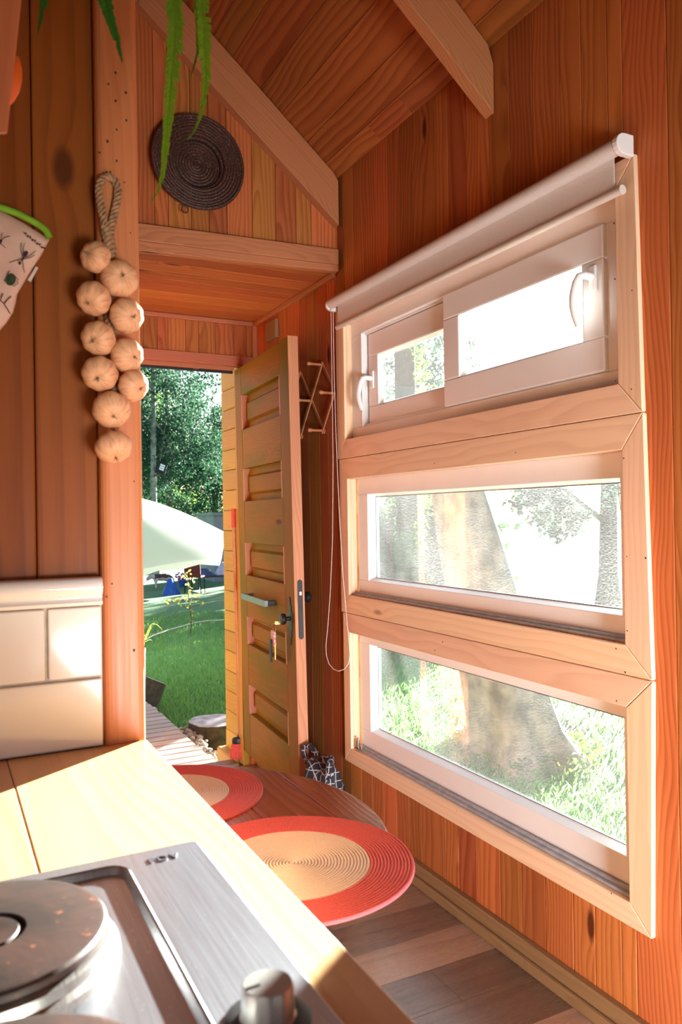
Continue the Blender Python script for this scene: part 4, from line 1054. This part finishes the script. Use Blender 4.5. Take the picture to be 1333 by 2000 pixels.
# entrance porch side wall with horizontal yellow boards, and its step
mb = MB(); z = -.09; cuts = []
for z0, z1 in zip([-.30+.1135*k for k in range(26)], [-.30+.1135*(k+1) for k in range(26)]):
    mb.box(1.452, 1.472, 3.992, 4.325, z0+.001, z1-.001, 'y')
struct(mb.build('wall_porch', MT['clad'], bevel=.005))
mb = MB(); mb.box(1.40, 1.56, 4.02, 4.34, -.44, -.06, 'y'); o = mb.build('timber_block', MT['clad'], bevel=.01); tag(o, 'squared yellow timber block beside the doorway below the broom', 'block')
mb = MB(); mb.box(1.4725, 1.6, 3.992, 4.325, -.35, 2.65, 'y'); struct(mb.build('wall_porch', MT['clad']))
# broom
br = empty('broom', (1.40, 4.05, -.06), 'broom with red bristles leaning by the open doorway', 'broom')
ht = atY(457, 1030, 4.0); hb_ = atY(469, 1438, 4.0); 
mb = MB(); mb.tube([ht, (ht+hb_)/2+Vector((-.0, -.003, 0)), hb_], .011, 12); mb.build('handle', MT['handle'], br, smooth=True)
mb = MB(); mb.tube([ht+Vector((-.0005, 0, .10)), ht], .0125, 12); o = mb.build('grip', MT['redbrush'], br, smooth=True); o['label'] = 'red plastic grip'
mb = MB(); hc = hb_+Vector((.004, 0, -.004))
def oval(m_, c, prof, a, b, seg=24, wob=None):
    vs = []; fs = []
    for i, (s_, z) in enumerate(prof):
        for k in range(seg): t = 2*math.pi*k/seg; j = 1+(wob(t, i) if wob else 0); vs.append(c+Vector((a*s_*j*math.cos(t), b*s_*j*math.sin(t), z)))
    for i in range(len(prof)-1):
        for k in range(seg): p = i*seg+k; q_ = i*seg+(k+1) % seg; fs.append((p, q_, q_+seg, p+seg))
    fs.append(list(range(seg))[::-1]); fs.append([(len(prof)-1)*seg+k for k in range(seg)])
    m_.add(vs, fs); return m_
oval(mb, hc, [(.95, -.03), (1, -.012), (.9, -.002), (.35, .003), (.3, .03)], .050, .028); mb.build('brush_head', MT['black'], br, smooth=True)
mb = MB(); oval(mb, hc, [(1.15, -.108), (1.18, -.10), (1.08, -.06), (.97, -.030)], .050, .030, 60, lambda t, i: .035*math.sin(t*24)); mb.build('bristles', MT['redbrush'], br)

# boardwalk
bw = empty('boardwalk', (1.1, 5.4, GZ), 'grey slatted boardwalk leading away from the doorway', 'boardwalk')
y = 4.04
while y < 6.9:
    m_ = MB(); m_.box(.25, 1.452+rnd.uniform(-.012, .012), y, y+.088, -.222, -.20, 'x'); m_.build('slat', MT['deck'], bw, bevel=.003); y += .107
mb = MB(); mb.box(.4, .48, 4.0, 6.9, -.44, -.2225, 'y'); mb.box(1.30, 1.38, 4.0, 6.9, -.44, -.2225, 'y'); mb.build('bearer', MT['deck'], bw)
mb = MB(); mb.box(.2, 1.5, 3.992, 6.95, GZ, GZ+.012); mb.build('ground_strip', MT['soil'], bw)
# pale gravel by the boardwalk edge
mb = MB()
for k in range(240):
    t = rnd.random(); c = Vector((1.52+rnd.gauss(0, .035), 4.35+1.2*t, GZ+.16+rnd.uniform(0, .04))); mb.sphere(c, rnd.uniform(.010, .026), (1, 1, .7), 6, 4)
gv = mb.build('gravel', MT['gravel']); gv['kind'] = 'stuff'; tag(gv, 'pale stones piled along the boardwalk edge', 'gravel')
mb = MB(); mb.hexa([(1.46, 4.1, GZ), (1.64, 4.1, GZ), (1.64, 5.7, GZ), (1.46, 5.7, GZ), (1.475, 4.1, GZ+.17), (1.57, 4.1, GZ+.17), (1.56, 5.7, GZ+.10), (1.475, 5.7, GZ+.10)])
o = mb.build('earth_bank', MT['soil']); tag(o, 'low bank of dark soil between boardwalk and stump', 'soil'); o['kind'] = 'stuff'
# stump
def stump(c, r, z0, z1, name, label, rot=None):
    mb = MB(); wob = lambda a, i: 1+.05*math.sin(3*a+1)+.03*math.sin(7*a)+.015*math.sin(17*a)
    mb.lathe([(r*1.08, z0), (r*1.0, z0+(z1-z0)*.3), (r, z1-.004)], (c[0], c[1], 0), (0, 0, 1), 60, wob); mb.cur = 1
    mb.lathe([(r, z1-.0035), (r*.985, z1), (0, z1)], (c[0], c[1], 0), (0, 0, 1), 60, wob)
    o = mb.build(name, [MT['barkd'], MT['cut']], smooth=True, angle=45, origin=(c[0], c[1], z0)); tag(o, label, 'log'); return o
stump((1.735, 5.43), .178, GZ, -.20, 'tree_stump', 'sawn tree stump standing on the grass beside the boardwalk')
s2_ = stump((1.40, 6.98), .30, GZ, GZ+.30, 'sawn_log', 'tilted sawn log lying at the far left of the boardwalk'); s2_.rotation_euler = (R(-8), R(24), 0); s2_.location = (1.40, 7.0, GZ+.05)

# grass
def blades(name, n, area_f, h, mat, label, group=None):
    P = np.array([area_f() for _ in range(n)]); rs = np.random.RandomState(3)
    hh = rs.uniform(h*.45, h, n); an = rs.uniform(0, 6.28, n); wd = rs.uniform(.002, .005, n)*(1+h*4); ln = rs.uniform(.1, .7, n)*hh; la = rs.uniform(0, 6.28, n)
    V = np.zeros((n*4, 3)); dx, dy = np.cos(an)*wd, np.sin(an)*wd
    V[0::4] = P+np.stack([-dx, -dy, 0*dx], 1); V[1::4] = P+np.stack([dx, dy, 0*dx], 1)
    lx, ly = np.cos(la)*ln, np.sin(la)*ln
    V[2::4] = P+np.stack([dx*.8+lx*.35, dy*.8+ly*.35, hh*.6], 1); V[3::4] = P+np.stack([lx, ly, hh], 1)
    me = bpy.data.meshes.new(name); F = [(4*i, 4*i+1, 4*i+2, 4*i+3) for i in range(n)]
    o0 = Vector(P.mean(0)); me.from_pydata((V-np.array(o0)).tolist(), [], F); me.materials.append(mat)
    b = me.attributes.new('bid', 'FLOAT', 'POINT'); b.data.foreach_set('value', np.repeat(rs.uniform(0, 1, n), 4))
    o = bpy.data.objects.new(name, me); col.objects.link(o); o.location = o0; tag(o, label, 'grass'); o['kind'] = 'stuff'; return o
def a1():
    while True:
        yy = 4.6+rnd.random()**1.6*9; xx = rnd.uniform(.9, 1.7)+(yy-4)*rnd.uniform(.05, .42)
        if xx < 1.5 and yy < 7.0: continue
        if (xx-1.735)**2+(yy-5.43)**2 < .05: continue
        return (xx, yy, GZ)
blades('grass', 26000, a1, .075, MT['grass'], 'short green lawn grass seen through the doorway')
def a2():
    while True:
        xx = 2.0+rnd.random()**1.4*6; yy = rnd.uniform(.6, 1.0)*xx*1.0+xx*rnd.uniform(0, 1.3)
        if (xx-3.95)**2+(yy-4.75)**2 < .25: continue
        return (xx, yy, GZ)
blades('grass', 22000, a2, .09, MT['grass'], 'sunlit lawn grass seen through the lowest window')
# strap-leaved clump by the post edge of the view
pc_ = MB()
for pts in ([(284, 1250), (296, 1225), (308, 1210), (320, 1199)], [(282, 1250), (290, 1228), (296, 1216)], [(284, 1246), (297, 1218), (306, 1219), (319, 1231)], [(283, 1254), (292, 1249), (299, 1251)], [(282, 1260), (276, 1225), (270, 1200)], [(280, 1262), (268, 1235), (255, 1222)]):
    P = [atY(a, b, 5.0) for a, b in pts]; f0 = resample(P, .012); L = len(f0)
    for i in range(L-1):
        ws = .003*(1-i/L); we = .003*(1-(i+1)/L); pc_.add([f0[i]-Vector((ws, 0, ws)), f0[i]+Vector((ws, 0, ws)), f0[i+1]+Vector((we, 0, we)), f0[i+1]-Vector((we, 0, we))], [(0, 1, 2, 3)])
pl_ = empty('potted_spider_plant', (1.12, 5.0, -.20), 'plant with thin arching yellow-green leaves at the left edge of the doorway view', 'plant')
pc_.build('leaves', MT['straw'], pl_)
mb = MB(); c = atY(281, 1265, 5.0); mb.lathe([(.07, -.199), (.09, .1), (.10, c.z-.0), (.092, c.z), (.085, c.z-.02), (0, c.z-.02)], (c.x-.09, 5.0, 0), (0, 0, 1), 24); mb.build('pot', pot.data.materials[0], pl_, smooth=True)

# sapling and hose
sg = empty('sapling', tuple(atZ(372, 1243, GZ)), 'slender young tree with sparse pale leaves in the middle of the lawn', 'sapling')
sc_ = atZ(372, 1243, GZ); S0 = sc_
mb = MB(); tip = atY(366, 1118, S0.y); mb.tube([S0, S0+Vector((.02, 0, .25)), S0.lerp(tip, .6), tip], [.008, .007, .005, .002], 6); mb.build('stem', MT['barkd'], sg)
mb = MB()
def leafq(m_, c, s_, bid=None):
    u = Vector((rnd.gauss(0, 1), rnd.gauss(0, 1), rnd.gauss(0, .6))).normalized(); v = u.orthogonal().normalized()
    v = (v*math.cos(rnd.uniform(0, 6.28))+u.cross(v)*math.sin(rnd.uniform(0, 6.28))).normalized()
    m_.add([c, c+u*s_*.5+v*s_*.28, c+u*s_, c+u*s_*.5-v*s_*.28], [(0, 1, 2, 3)], bid=rnd.random() if bid is None else bid)
for px, py, n in [(366, 1120, 8), (360, 1125, 5), (372, 1130, 6), (368, 1142, 8), (375, 1150, 5), (368, 1160, 9), (383, 1162, 5), (360, 1167, 7), (350, 1172, 7), (340, 1170, 5), (328, 1175, 9), (388, 1175, 7), (394, 1180, 6), (380, 1163, 5), (371, 1180, 8), (373, 1195, 10), (374, 1205, 10), (374, 1215, 6), (366, 1180, 5), (352, 1181, 4)]:
    for k in range(n): c = atY(px+rnd.gauss(0, 3), py+rnd.gauss(0, 2.5), S0.y+rnd.gauss(0, .05)); leafq(mb, c, rnd.uniform(.03, .06))
mb.build('leaves', MT['straw'], sg)
mb = MB()
for a, b in (((373, 1190), (328, 1176)), ((373, 1185), (394, 1180)), ((372, 1175), (348, 1172)), ((371, 1165), (388, 1160))):
    mb.tube([atY(*a, S0.y), atY(*b, S0.y)], .0028, 5)
mb.build('twig', MT['barkd'], sg)
mb = MB(); hp_ = [atZ(a, b, GZ+.055) for a, b in [(262, 1262), (300, 1241), (330, 1230), (360, 1222), (380, 1216), (410, 1212), (450, 1210), (520, 1212)]]
mb.tube(resample(hp_, .1), .009, 8); o = mb.build('garden_hose', MT['white'], smooth=True); tag(o, 'thin white hose lying across the lawn behind the sapling', 'hose')

# parasol
um = empty('parasol', (1.55, 9.6, GZ), 'big tilted cream parasol glowing in the sun outside the door', 'parasol')
ap = Vector((1.70, 9.1, 1.50)); ax = Vector((-.05, .27, -1)).normalized(); U = Vector((1, 0, .06)).normalized(); U = (U-ax*U.dot(ax)).normalized(); V_ = ax.cross(U)
mb = MB(); NP, NQ, RR, HH = 8, 10, 1.46, .39
vs = [ap]; fs = []; seg = NP*8
for j in range(1, NQ+1):
    t = j/NQ
    for k in range(seg):
        a = 2*math.pi*k/seg; q_ = (k % 8)/8; sag = math.sin(math.pi*q_)
        r = RR*t*(1-.075*sag*t); h = HH*(t**1.7)*(1)-.02*sag*t
        vs.append(ap+ax*h+(U*math.cos(a)+V_*math.sin(a))*r)
for k in range(seg): vs.append(vs[1+(NQ-1)*seg+k]+ax*(.07+.02*math.cos(2*math.pi*((k % 4)/4))))
for k in range(seg): fs.append((0, 1+k, 1+(k+1) % seg))
for j in range(NQ):
    for k in range(seg): a = 1+j*seg+k; b = 1+j*seg+(k+1) % seg; fs.append((a, a+seg, b+seg, b))
mb.add(vs, fs); mb.build('canopy', MT['canopy'], um, smooth=True, angle=35)
mb = MB(); ft = Vector((1.55, 9.62, GZ)); mb.tube([ft, Vector((1.56, 9.55, .75)), ap-ax*.03], .02, 12); mb.build('pole', MT['shed'], um, smooth=True)
mb = MB(); mb.lathe([(.24, GZ), (.24, GZ+.06), (.05, GZ+.09), (.03, GZ+.25)], (1.55, 9.62, 0), (0, 0, 1), 24); mb.build('base', MT['shed'], um, smooth=True)
for k in range(8):
    a = 2*math.pi*k/8; d_ = (U*math.cos(a)+V_*math.sin(a)); mb = MB()
    mb.tube([ap+ax*.02, ap+ax*(HH*.42+.03)+d_*RR*.5, ap+ax*(HH+.02)+d_*RR*.99], .006, 5); mb.build('rib', MT['shed'], um)

# garden things under the trees
def skin(name, V, E, Rr, mat, parent=None, sub=2, origin=None):
    me = bpy.data.meshes.new(name); org = wloc(parent) if parent is not None else Vector(origin)
    me.from_pydata([tuple(Vector(v)-org) for v in V], E, []); o = bpy.data.objects.new(name, me); col.objects.link(o)
    if parent is not None: o.parent = parent
    else: o.location = org
    m_ = o.modifiers.new('skin', 'SKIN'); m_.use_smooth_shade = True
    for i, r in enumerate(Rr): 
        rr = r if isinstance(r, tuple) else (r, r); me.skin_vertices[0].data[i].radius = rr
    me.skin_vertices[0].data[0].use_root = True
    s_ = o.modifiers.new('sub', 'SUBSURF'); s_.levels = sub; s_.render_levels = sub; me.materials.append(mat); return o
def dog_mat():
    g = G('dog_coat'); s = g.n('SeparateXYZ'); g.set(s.inputs[0], g.objc()); n = g.noise(g.objc(), 9, 2)
    f = g.math('MULTIPLY', g.math('GREATER_THAN', g.math('ADD', s.outputs[2], g.math('MULTIPLY', n, .10)), .315), g.math('GREATER_THAN', g.math('ADD', s.outputs[0], g.math('MULTIPLY', n, .12)), -.10))
    g.col(g.mix(f, (.62, .55, .50), (.10, .045, .03))); g.rough(.8); return g.m
D0 = Vector((atZ(316, 1150, GZ).x, atZ(316, 1150, GZ).y, GZ)); k_ = .95
def dp(x, y, z): return D0+Vector((x*k_, y*k_, z*k_))
V = [dp(.02, 0, .30), dp(-.12, 0, .295), dp(-.20, 0, .32), dp(-.27, 0, .33), dp(-.33, 0, .28), dp(-.39, -.01, .22), dp(.14, 0, .30), dp(.20, 0, .30), dp(.28, 0, .28), dp(.34, 0, .20),
     dp(-.15, -.055, .22), dp(-.16, -.06, .11), dp(-.155, -.06, .015), dp(-.15, .055, .22), dp(-.12, .06, .11), dp(-.125, .06, .015),
     dp(.18, -.055, .22), dp(.155, -.06, .16), dp(.205, -.06, .10), dp(.19, -.06, .015), dp(.18, .055, .22), dp(.19, .06, .15), dp(.24, .06, .10), dp(.23, .06, .015),
     dp(-.345, .03, .325), dp(-.345, -.035, .325)]
Ed = [(0, 1), (1, 2), (2, 3), (3, 4), (4, 5), (0, 6), (6, 7), (7, 8), (8, 9), (1, 10), (10, 11), (11, 12), (1, 13), (13, 14), (14, 15), (6, 16), (16, 17), (17, 18), (18, 19), (6, 20), (20, 21), (21, 22), (22, 23), (4, 24), (4, 25)]
Rd = [.095, .105, .075, .055, .058, .03, .085, .06, .018, .01, .04, .026, .022, .04, .026, .022, .05, .035, .020, .022, .05, .035, .02, .022, .02, .02]
dg_ = skin('dog', V, Ed, [r*k_ for r in Rd], dog_mat(), None, 2, D0); tag(dg_, 'white dog with brown back standing head down beyond the parasol', 'dog')

# blue sheet thrown over a low stand
def drape(name, c, a, b, h, mat, label, cat, seed):
    rr = random.Random(seed); seg, NL = 40, 9; vs = []; fs = []
    for i in range(NL):
        t = i/(NL-1)
        for k in range(seg):
            th = 2*math.pi*k/seg; w_ = 1+.16*math.sin(5*th+seed)*t+.08*math.sin(11*th+2*seed)*t; r = .15+.85*t**1.3
            vs.append(Vector(c)+Vector((a*r*w_*math.cos(th), b*r*w_*math.sin(th), h*(1-t**1.6)+.02*math.sin(9*th)*t*(1-t)*4)))
    for i in range(NL-1):
        for k in range(seg): p = i*seg+k; q_ = i*seg+(k+1) % seg; fs.append((p, p+seg, q_+seg, q_))
    fs.append(list(range(seg))[::-1]); m_ = MB(); m_.add(vs, fs)
    o = m_.build(name, mat, smooth=True, angle=70, origin=c); tag(o, label, cat); return o
B0 = atZ(330, 1161, GZ); 
drape('blue_sheet', (atZ(334, 1161, GZ).x, atZ(334, 1161, GZ).y, GZ), .20, .18, .36, MT['blue'], 'crumpled bright blue sheet on the grass beside the dog', 'sheet', 3)
def at_ground(px, py): return atZ(px, py, GZ)
def chair(px, py, mat, label, k=1.0, rz=0):
    r = empty('garden_chair', (0, 0, 0)); t = .014
    for x, y in ((-.2, -.2), (.2, -.2), (-.2, .2), (.2, .2)): m_ = MB(); m_.tube([(x*1.1, y*1.1, 0), (x, y, .42)], t, 6); m_.build('leg', MT['black'], r)
    m_ = MB(); m_.box(-.22, .22, -.22, .22, .42, .45); m_.build('seat', mat, r, bevel=.008)
    m_ = MB(); m_.hexa([(-.22, .19, .45), (.22, .19, .45), (.22, .22, .45), (-.22, .22, .45), (-.22, .29, .88), (.22, .29, .88), (.22, .32, .88), (-.22, .32, .88)]); m_.build('backrest', mat, r, bevel=.008)
    p = at_ground(px, py); r.location = (p.x, p.y, GZ); r.rotation_euler = (0, 0, rz); r.scale = (k, k, k); tag(r, label, 'chair'); return r
chair(381, 1158, MT['maroon'], 'dark red chair on the lawn right of the sapling', .85, 2.6)
fp = at_ground(357, 1146); pk2 = empty('flower_pot', (fp.x, fp.y, GZ), 'pot of bright pink and blue flowers below the parasol edge', 'plant')
mb = MB(); mb.lathe([(.08, GZ), (.12, GZ+.17), (.11, GZ+.17), (0, GZ+.16)], (fp.x, fp.y, 0), (0, 0, 1), 20); mb.build('pot', MT['blue'], pk2, smooth=True)
mb = MB()
for k in range(40): mb.sphere((fp.x+rnd.gauss(0, .07), fp.y+rnd.gauss(0, .06), GZ+.24+rnd.gauss(0, .05)), .03, (1, 1, .8), 6, 4)
mb.build('blossoms', MT['pink'], pk2, smooth=True)
tp = at_ground(415, 1148); gt = empty('garden_table', (tp.x, tp.y, GZ), 'low dark garden table carrying laundry beside the porch wall edge', 'table')
for x, y in ((-.42, -.3), (.42, -.3), (-.42, .3), (.42, .3)): mb = MB(); mb.tube([(tp.x+x, tp.y+y, GZ), (tp.x+x, tp.y+y, GZ+.28)], .018, 6); mb.build('leg', MT['black'], gt)
mb = MB(); mb.box(tp.x-.5, tp.x+.5, tp.y-.35, tp.y+.35, GZ+.28, GZ+.31, 'x'); mb.build('tabletop', MT['soil'], gt, bevel=.004)
drape('laundry_pile', (tp.x-.2, tp.y, GZ+.311), .26, .2, .17, MT['denim'], 'dark blue clothes heaped on the left of the garden table', 'laundry', 5)
drape('laundry_pile', (tp.x+.28, tp.y, GZ+.311), .2, .2, .30, MT['linen'], 'pale blue and white clothes heaped on the right of the garden table', 'laundry', 8)

# trees
def tree(name, base, tk, crowns, n, ls, lmat, bmat, label, cat='tree', seed=1, lean=(0, 0), group=None, branches=6):
    rs = np.random.RandomState(seed); base = Vector(base)
    r = empty(name, tuple(base), label, cat, group)
    H_ = tk[0]; m_ = MB(); pts = []; rad = []
    for k in range(9): t = k/8; pts.append(base+Vector((lean[0]*t+.06*math.sin(seed+4*t)*tk[1]*5, lean[1]*t+.05*math.cos(seed+3*t)*tk[1]*5, H_*t))); rad.append(tk[1]*(1-.75*t)*(1.5-.5*min(1, t*8)))
    m_.tube(pts, rad, 14); m_.build('trunk', bmat, r, smooth=True)
    if branches:
        m_ = MB()
        for k in range(branches):
            t = .35+.6*k/branches; p0 = pts[int(t*8)]; cc = crowns[k % len(crowns)][0]; e_ = Vector(cc)+Vector((rs.uniform(-.8, .8), rs.uniform(-.8, .8), rs.uniform(-.5, .8)))
            m_.tube([p0, (p0+e_)/2+Vector((0, 0, .25)), e_], [tk[1]*.3, tk[1]*.18, tk[1]*.05], 6)
        m_.build('branches', bmat, r)
    tot = sum(c[1][0]*c[1][1]*c[1][2] for c in crowns); Vs = []; Bs = []
    for c, rad3 in crowns:
        k = max(60, int(n*rad3[0]*rad3[1]*rad3[2]/tot)); nc = max(6, k//26)
        cc = rs.normal(0, 1, (nc, 3)); cc /= np.linalg.norm(cc, axis=1)[:, None]; cc *= rs.uniform(.35, 1, (nc, 1))**.6
        P = cc[rs.randint(0, nc, k)]*np.array(rad3)+rs.normal(0, .11, (k, 3))*np.array(rad3)**.8+np.array(c)
        P = P[P[:, 2] > base.z+.05]; k = len(P)
        u = rs.normal(0, 1, (k, 3)); u /= np.linalg.norm(u, axis=1)[:, None]; v = np.cross(u, rs.normal(0, 1, (k, 3))); v /= np.linalg.norm(v, axis=1)[:, None]
        s_ = rs.uniform(.6, 1.3, (k, 1))*ls
        q_ = np.stack([P, P+u*s_*.5+v*s_*.3, P+u*s_, P+u*s_*.5-v*s_*.3], 1).reshape(-1, 3); Vs.append(q_); Bs.append(np.repeat(rs.uniform(0, 1, k), 4))
    Vv = np.concatenate(Vs)-np.array(base); me = bpy.data.meshes.new('foliage'); N_ = len(Vv)//4
    me.from_pydata(Vv.tolist(), [], [(4*i, 4*i+1, 4*i+2, 4*i+3) for i in range(N_)]); me.materials.append(lmat)
    b = me.attributes.new('bid', 'FLOAT', 'POINT'); b.data.foreach_set('value', np.concatenate(Bs))
    o = bpy.data.objects.new('foliage', me); col.objects.link(o); o.parent = r
    return r
def P3(px, py, Y): return tuple(atY(px, py, Y))
TG = 'trees at the end of the garden'
bx0 = atY(303, 1010, 24)
t1 = tree('slender_tree', (bx0.x, 24, GZ), (9.5, .12), [(P3(300, 780, 24.4), (1.7, 1.0, 1.3)), (P3(350, 880, 24.7), (1.8, 1.0, 1.0)), (P3(285, 900, 25), (1.1, 1, 1.5))], 12000, .105, MT['leafblue'], MT['barkg'],
     'slim grey-trunked tree at the left of the doorway view carrying a floodlight', seed=4, group=None)
tree('garden_tree', (atY(330, 1000, 27).x, 27, GZ), (8.5, .13), [(P3(325, 765, 27), (2.0, 1, 1.6)), (P3(385, 865, 27), (2.2, 1, 1.4)), (P3(330, 900, 27.5), (2.2, 1, 1.3))], 15000, .125, MT['leafblue'], MT['barkd'],
     'blue-green leafy tree filling the middle of the doorway view', seed=8)
tree('garden_tree', (atY(420, 1000, 30).x, 30, GZ), (6, .18), [(P3(425, 905, 30), (1.9, 1, 1.6)), (P3(400, 965, 30), (2.6, 1, 1.2)), (P3(432, 815, 30), (.7, .6, .5))], 13000, .125, MT['leafblue'], MT['barkd'],
     'leafy tree rising behind the right side of the parasol', seed=12)
tree('garden_tree', (atY(268, 1000, 33).x, 33, GZ), (9.5, .18), [(P3(270, 850, 33), (2.1, 1, 3.6)), (P3(300, 930, 34), (2.4, 1, 2.1))], 14000, .13, MT['leafbright'], MT['barkd'],
     'yellow-green tree behind the slim trunk at the left doorway edge', seed=15)
tree('dense_bush', (atY(350, 1000, 37).x, 37, GZ), (2.2, .12), [(P3(300, 1050, 37), (3.2, 1.2, 2.0)), (P3(400, 1035, 37), (3.8, 1.2, 2.3))], 9000, .17, MT['leafdark'], MT['barkd'],
     'dark dense bush at the far edge of the lawn behind the parasol', 'bush', seed=21)
# floodlight on the slim tree
fl = empty('floodlight', P3(315, 915, 23.8), 'black floodlight fixed to the slim grey tree trunk', 'lamp')
c = Vector(P3(315, 915, 23.8)); mb = MB(); mb.box(-.15, .15, -.05, .05, -.20, .20); mb.xf(Matrix.Translation(c) @ Matrix.Rotation(R(22), 4, 'Y') @ Matrix.Rotation(R(-12), 4, 'X')); mb.build('housing', MT['black'], fl, bevel=.02)
mb = MB(); [mb.box(-.07, .08, -.056, -.051, z_, z_+.05) for z_ in (-.07, .0, .07)]; mb.xf(Matrix.Translation(c) @ Matrix.Rotation(R(22), 4, 'Y') @ Matrix.Rotation(R(-12), 4, 'X')); mb.build('lens', MT['pvc'], fl)
mb = MB(); mb.tube([c+Vector((-.10, .0, -.16)), c+Vector((-.20, .12, -.24))], .018, 6); mb.build('bracket', MT['black'], fl)
# grey outbuilding corner seen beside the porch wall
q0 = atY(428, 1075, 20); mb = MB(); mb.box(q0.x-.13, q0.x+1.6, 20, 21.5, GZ, atY(428, 1006, 20).z); mb.box(q0.x-.2, q0.x+1.7, 19.9, 21.6, atY(428, 1006, 20).z, atY(428, 1001, 20).z)
o = mb.build('outbuilding', MT['shed']); tag(o, 'grey rendered outbuilding corner beside the porch wall', 'building')

# shrub row to the right that shades the lawn
for i, (x, y, s_) in enumerate([(6.4, 9.3, 1.0), (7.3, 10.9, 1.05), (8.3, 12.6, 1.1), (9.3, 14.4, 1.1), (10.4, 16.4, 1.15), (11.6, 18.6, 1.2), (13.0, 21.0, 1.25)]):
    tree('shrub', (x, y, GZ), (1.2, .05), [((x, y, GZ+.85*s_), (.85+.09*i, .85+.09*i, .95*s_*(1+.06*i))), ((x+.4, y+.8, GZ+.6*s_), (.7, .7, .8*s_*(1+.06*i)))], 6500, .15, MT['leafdark'], MT['barkd'],
         ['dark shrub nearest the house in the row right of the lawn', 'second dark shrub of the row right of the lawn', 'third dark shrub of the row right of the lawn', 'fourth dark shrub of the row right of the lawn', 'fifth dark shrub of the row right of the lawn', 'sixth dark shrub of the row right of the lawn', 'farthest dark shrub of the row right of the lawn'][i], 'shrub', seed=40+i, group='shrubs bordering the lawn', branches=0)
# big trunk close to the low window
bt = empty('large_tree', (3.95, 4.75, GZ), 'large tree trunk with flared mossy foot close outside the lowest window', 'tree')
cT = atZ(1020, 1478, GZ); bt.location = (cT.x, cT.y, GZ)
mb = MB(); NS = 40; prof = [(.46, 0), (.37, .08), (.315, .22), (.285, .45), (.265, .9), (.22, 1.5), (.17, 2.0), (.16, 2.35), (.12, 2.42), (.02, 2.46)]
mb.lathe([(r, GZ+h) for r, h in prof], (cT.x, cT.y, 0), (0, 0, 1), NS, lambda a, i: 1+(.16*math.sin(5*a+.6) if i < 2 else (.07*math.sin(5*a+.6) if i < 4 else .03*math.sin(5*a)))+.02*math.sin(13*a+i)); 
for i_, v_ in enumerate(mb.v):
    h_ = max(0, v_[2]-GZ); mb.v[i_] = (v_[0]-.20*h_, v_[1]+.103*h_, v_[2])
mb.build('trunk', MT['barkg'], bt, smooth=True, angle=70)
mb = MB()
for k in range(420):
    a = rnd.uniform(0, 6.28); r = rnd.uniform(.36, .52); c = Vector((cT.x+r*math.cos(a), cT.y+r*math.sin(a), GZ+rnd.uniform(.0, .12))); leafq(mb, c, rnd.uniform(.04, .08))
mb.build('moss_leaves', MT['leafbright'], bt)
# ivy tree in the middle window
iv = empty('ivy_tree', (atY(800, 1100, 8).x, 8, GZ), 'dark tree trunk hung with bright ivy seen in the middle window', 'tree')
cI = atY(797, 1100, 8); mb = MB(); mb.lathe([(.22, GZ), (.15, GZ+.4), (.14, 1.5), (.12, 4)], (cI.x, 8, 0), (0, 0, 1), 20, lambda a, i: 1+.06*math.sin(4*a)); mb.build('trunk', MT['barkd'], iv, smooth=True)
mb = MB()
for k in range(1500):
    h = rnd.uniform(GZ+.4, 3.4); c = Vector((cI.x+.09+.05*math.sin(h*5)+rnd.gauss(0, .06), 8-.15+rnd.gauss(0, .05), h)); leafq(mb, c, rnd.uniform(.03, .07))
mb.build('ivy', MT['leafbright'], iv)
# drooping conifer branch in the right half of the middle window
cx_ = atY(1150, 1010, 7.5)
tree('conifer', (cx_.x+1.5, 8.6, GZ), (6, .16), [(P3(1060, 975, 7), (.35, .4, .25)), (P3(1090, 1020, 7), (.32, .4, .18)), (P3(1040, 930, 7), (.4, .4, .3)), (P3(1210, 975, 7), (.2, .3, .12)), (P3(980, 920, 7.2), (.4, .3, .15))], 3200, .07, MT['leafblue'], MT['barkd'],
     'conifer with drooping branches seen in the right half of the middle window', seed=31, branches=5)
tree('garden_tree', (P3(800, 1000, 18)[0], 18, GZ), (5, .15), [(P3(800, 740, 18), (1.3, 1, .8)), (P3(860, 690, 18), (.9, 1, .7))], 2600, .12, MT['leafblue'], MT['barkd'],
     'distant tree whose crown shows in the left sash of the top window', seed=33)
bpy.context.view_layer.update()
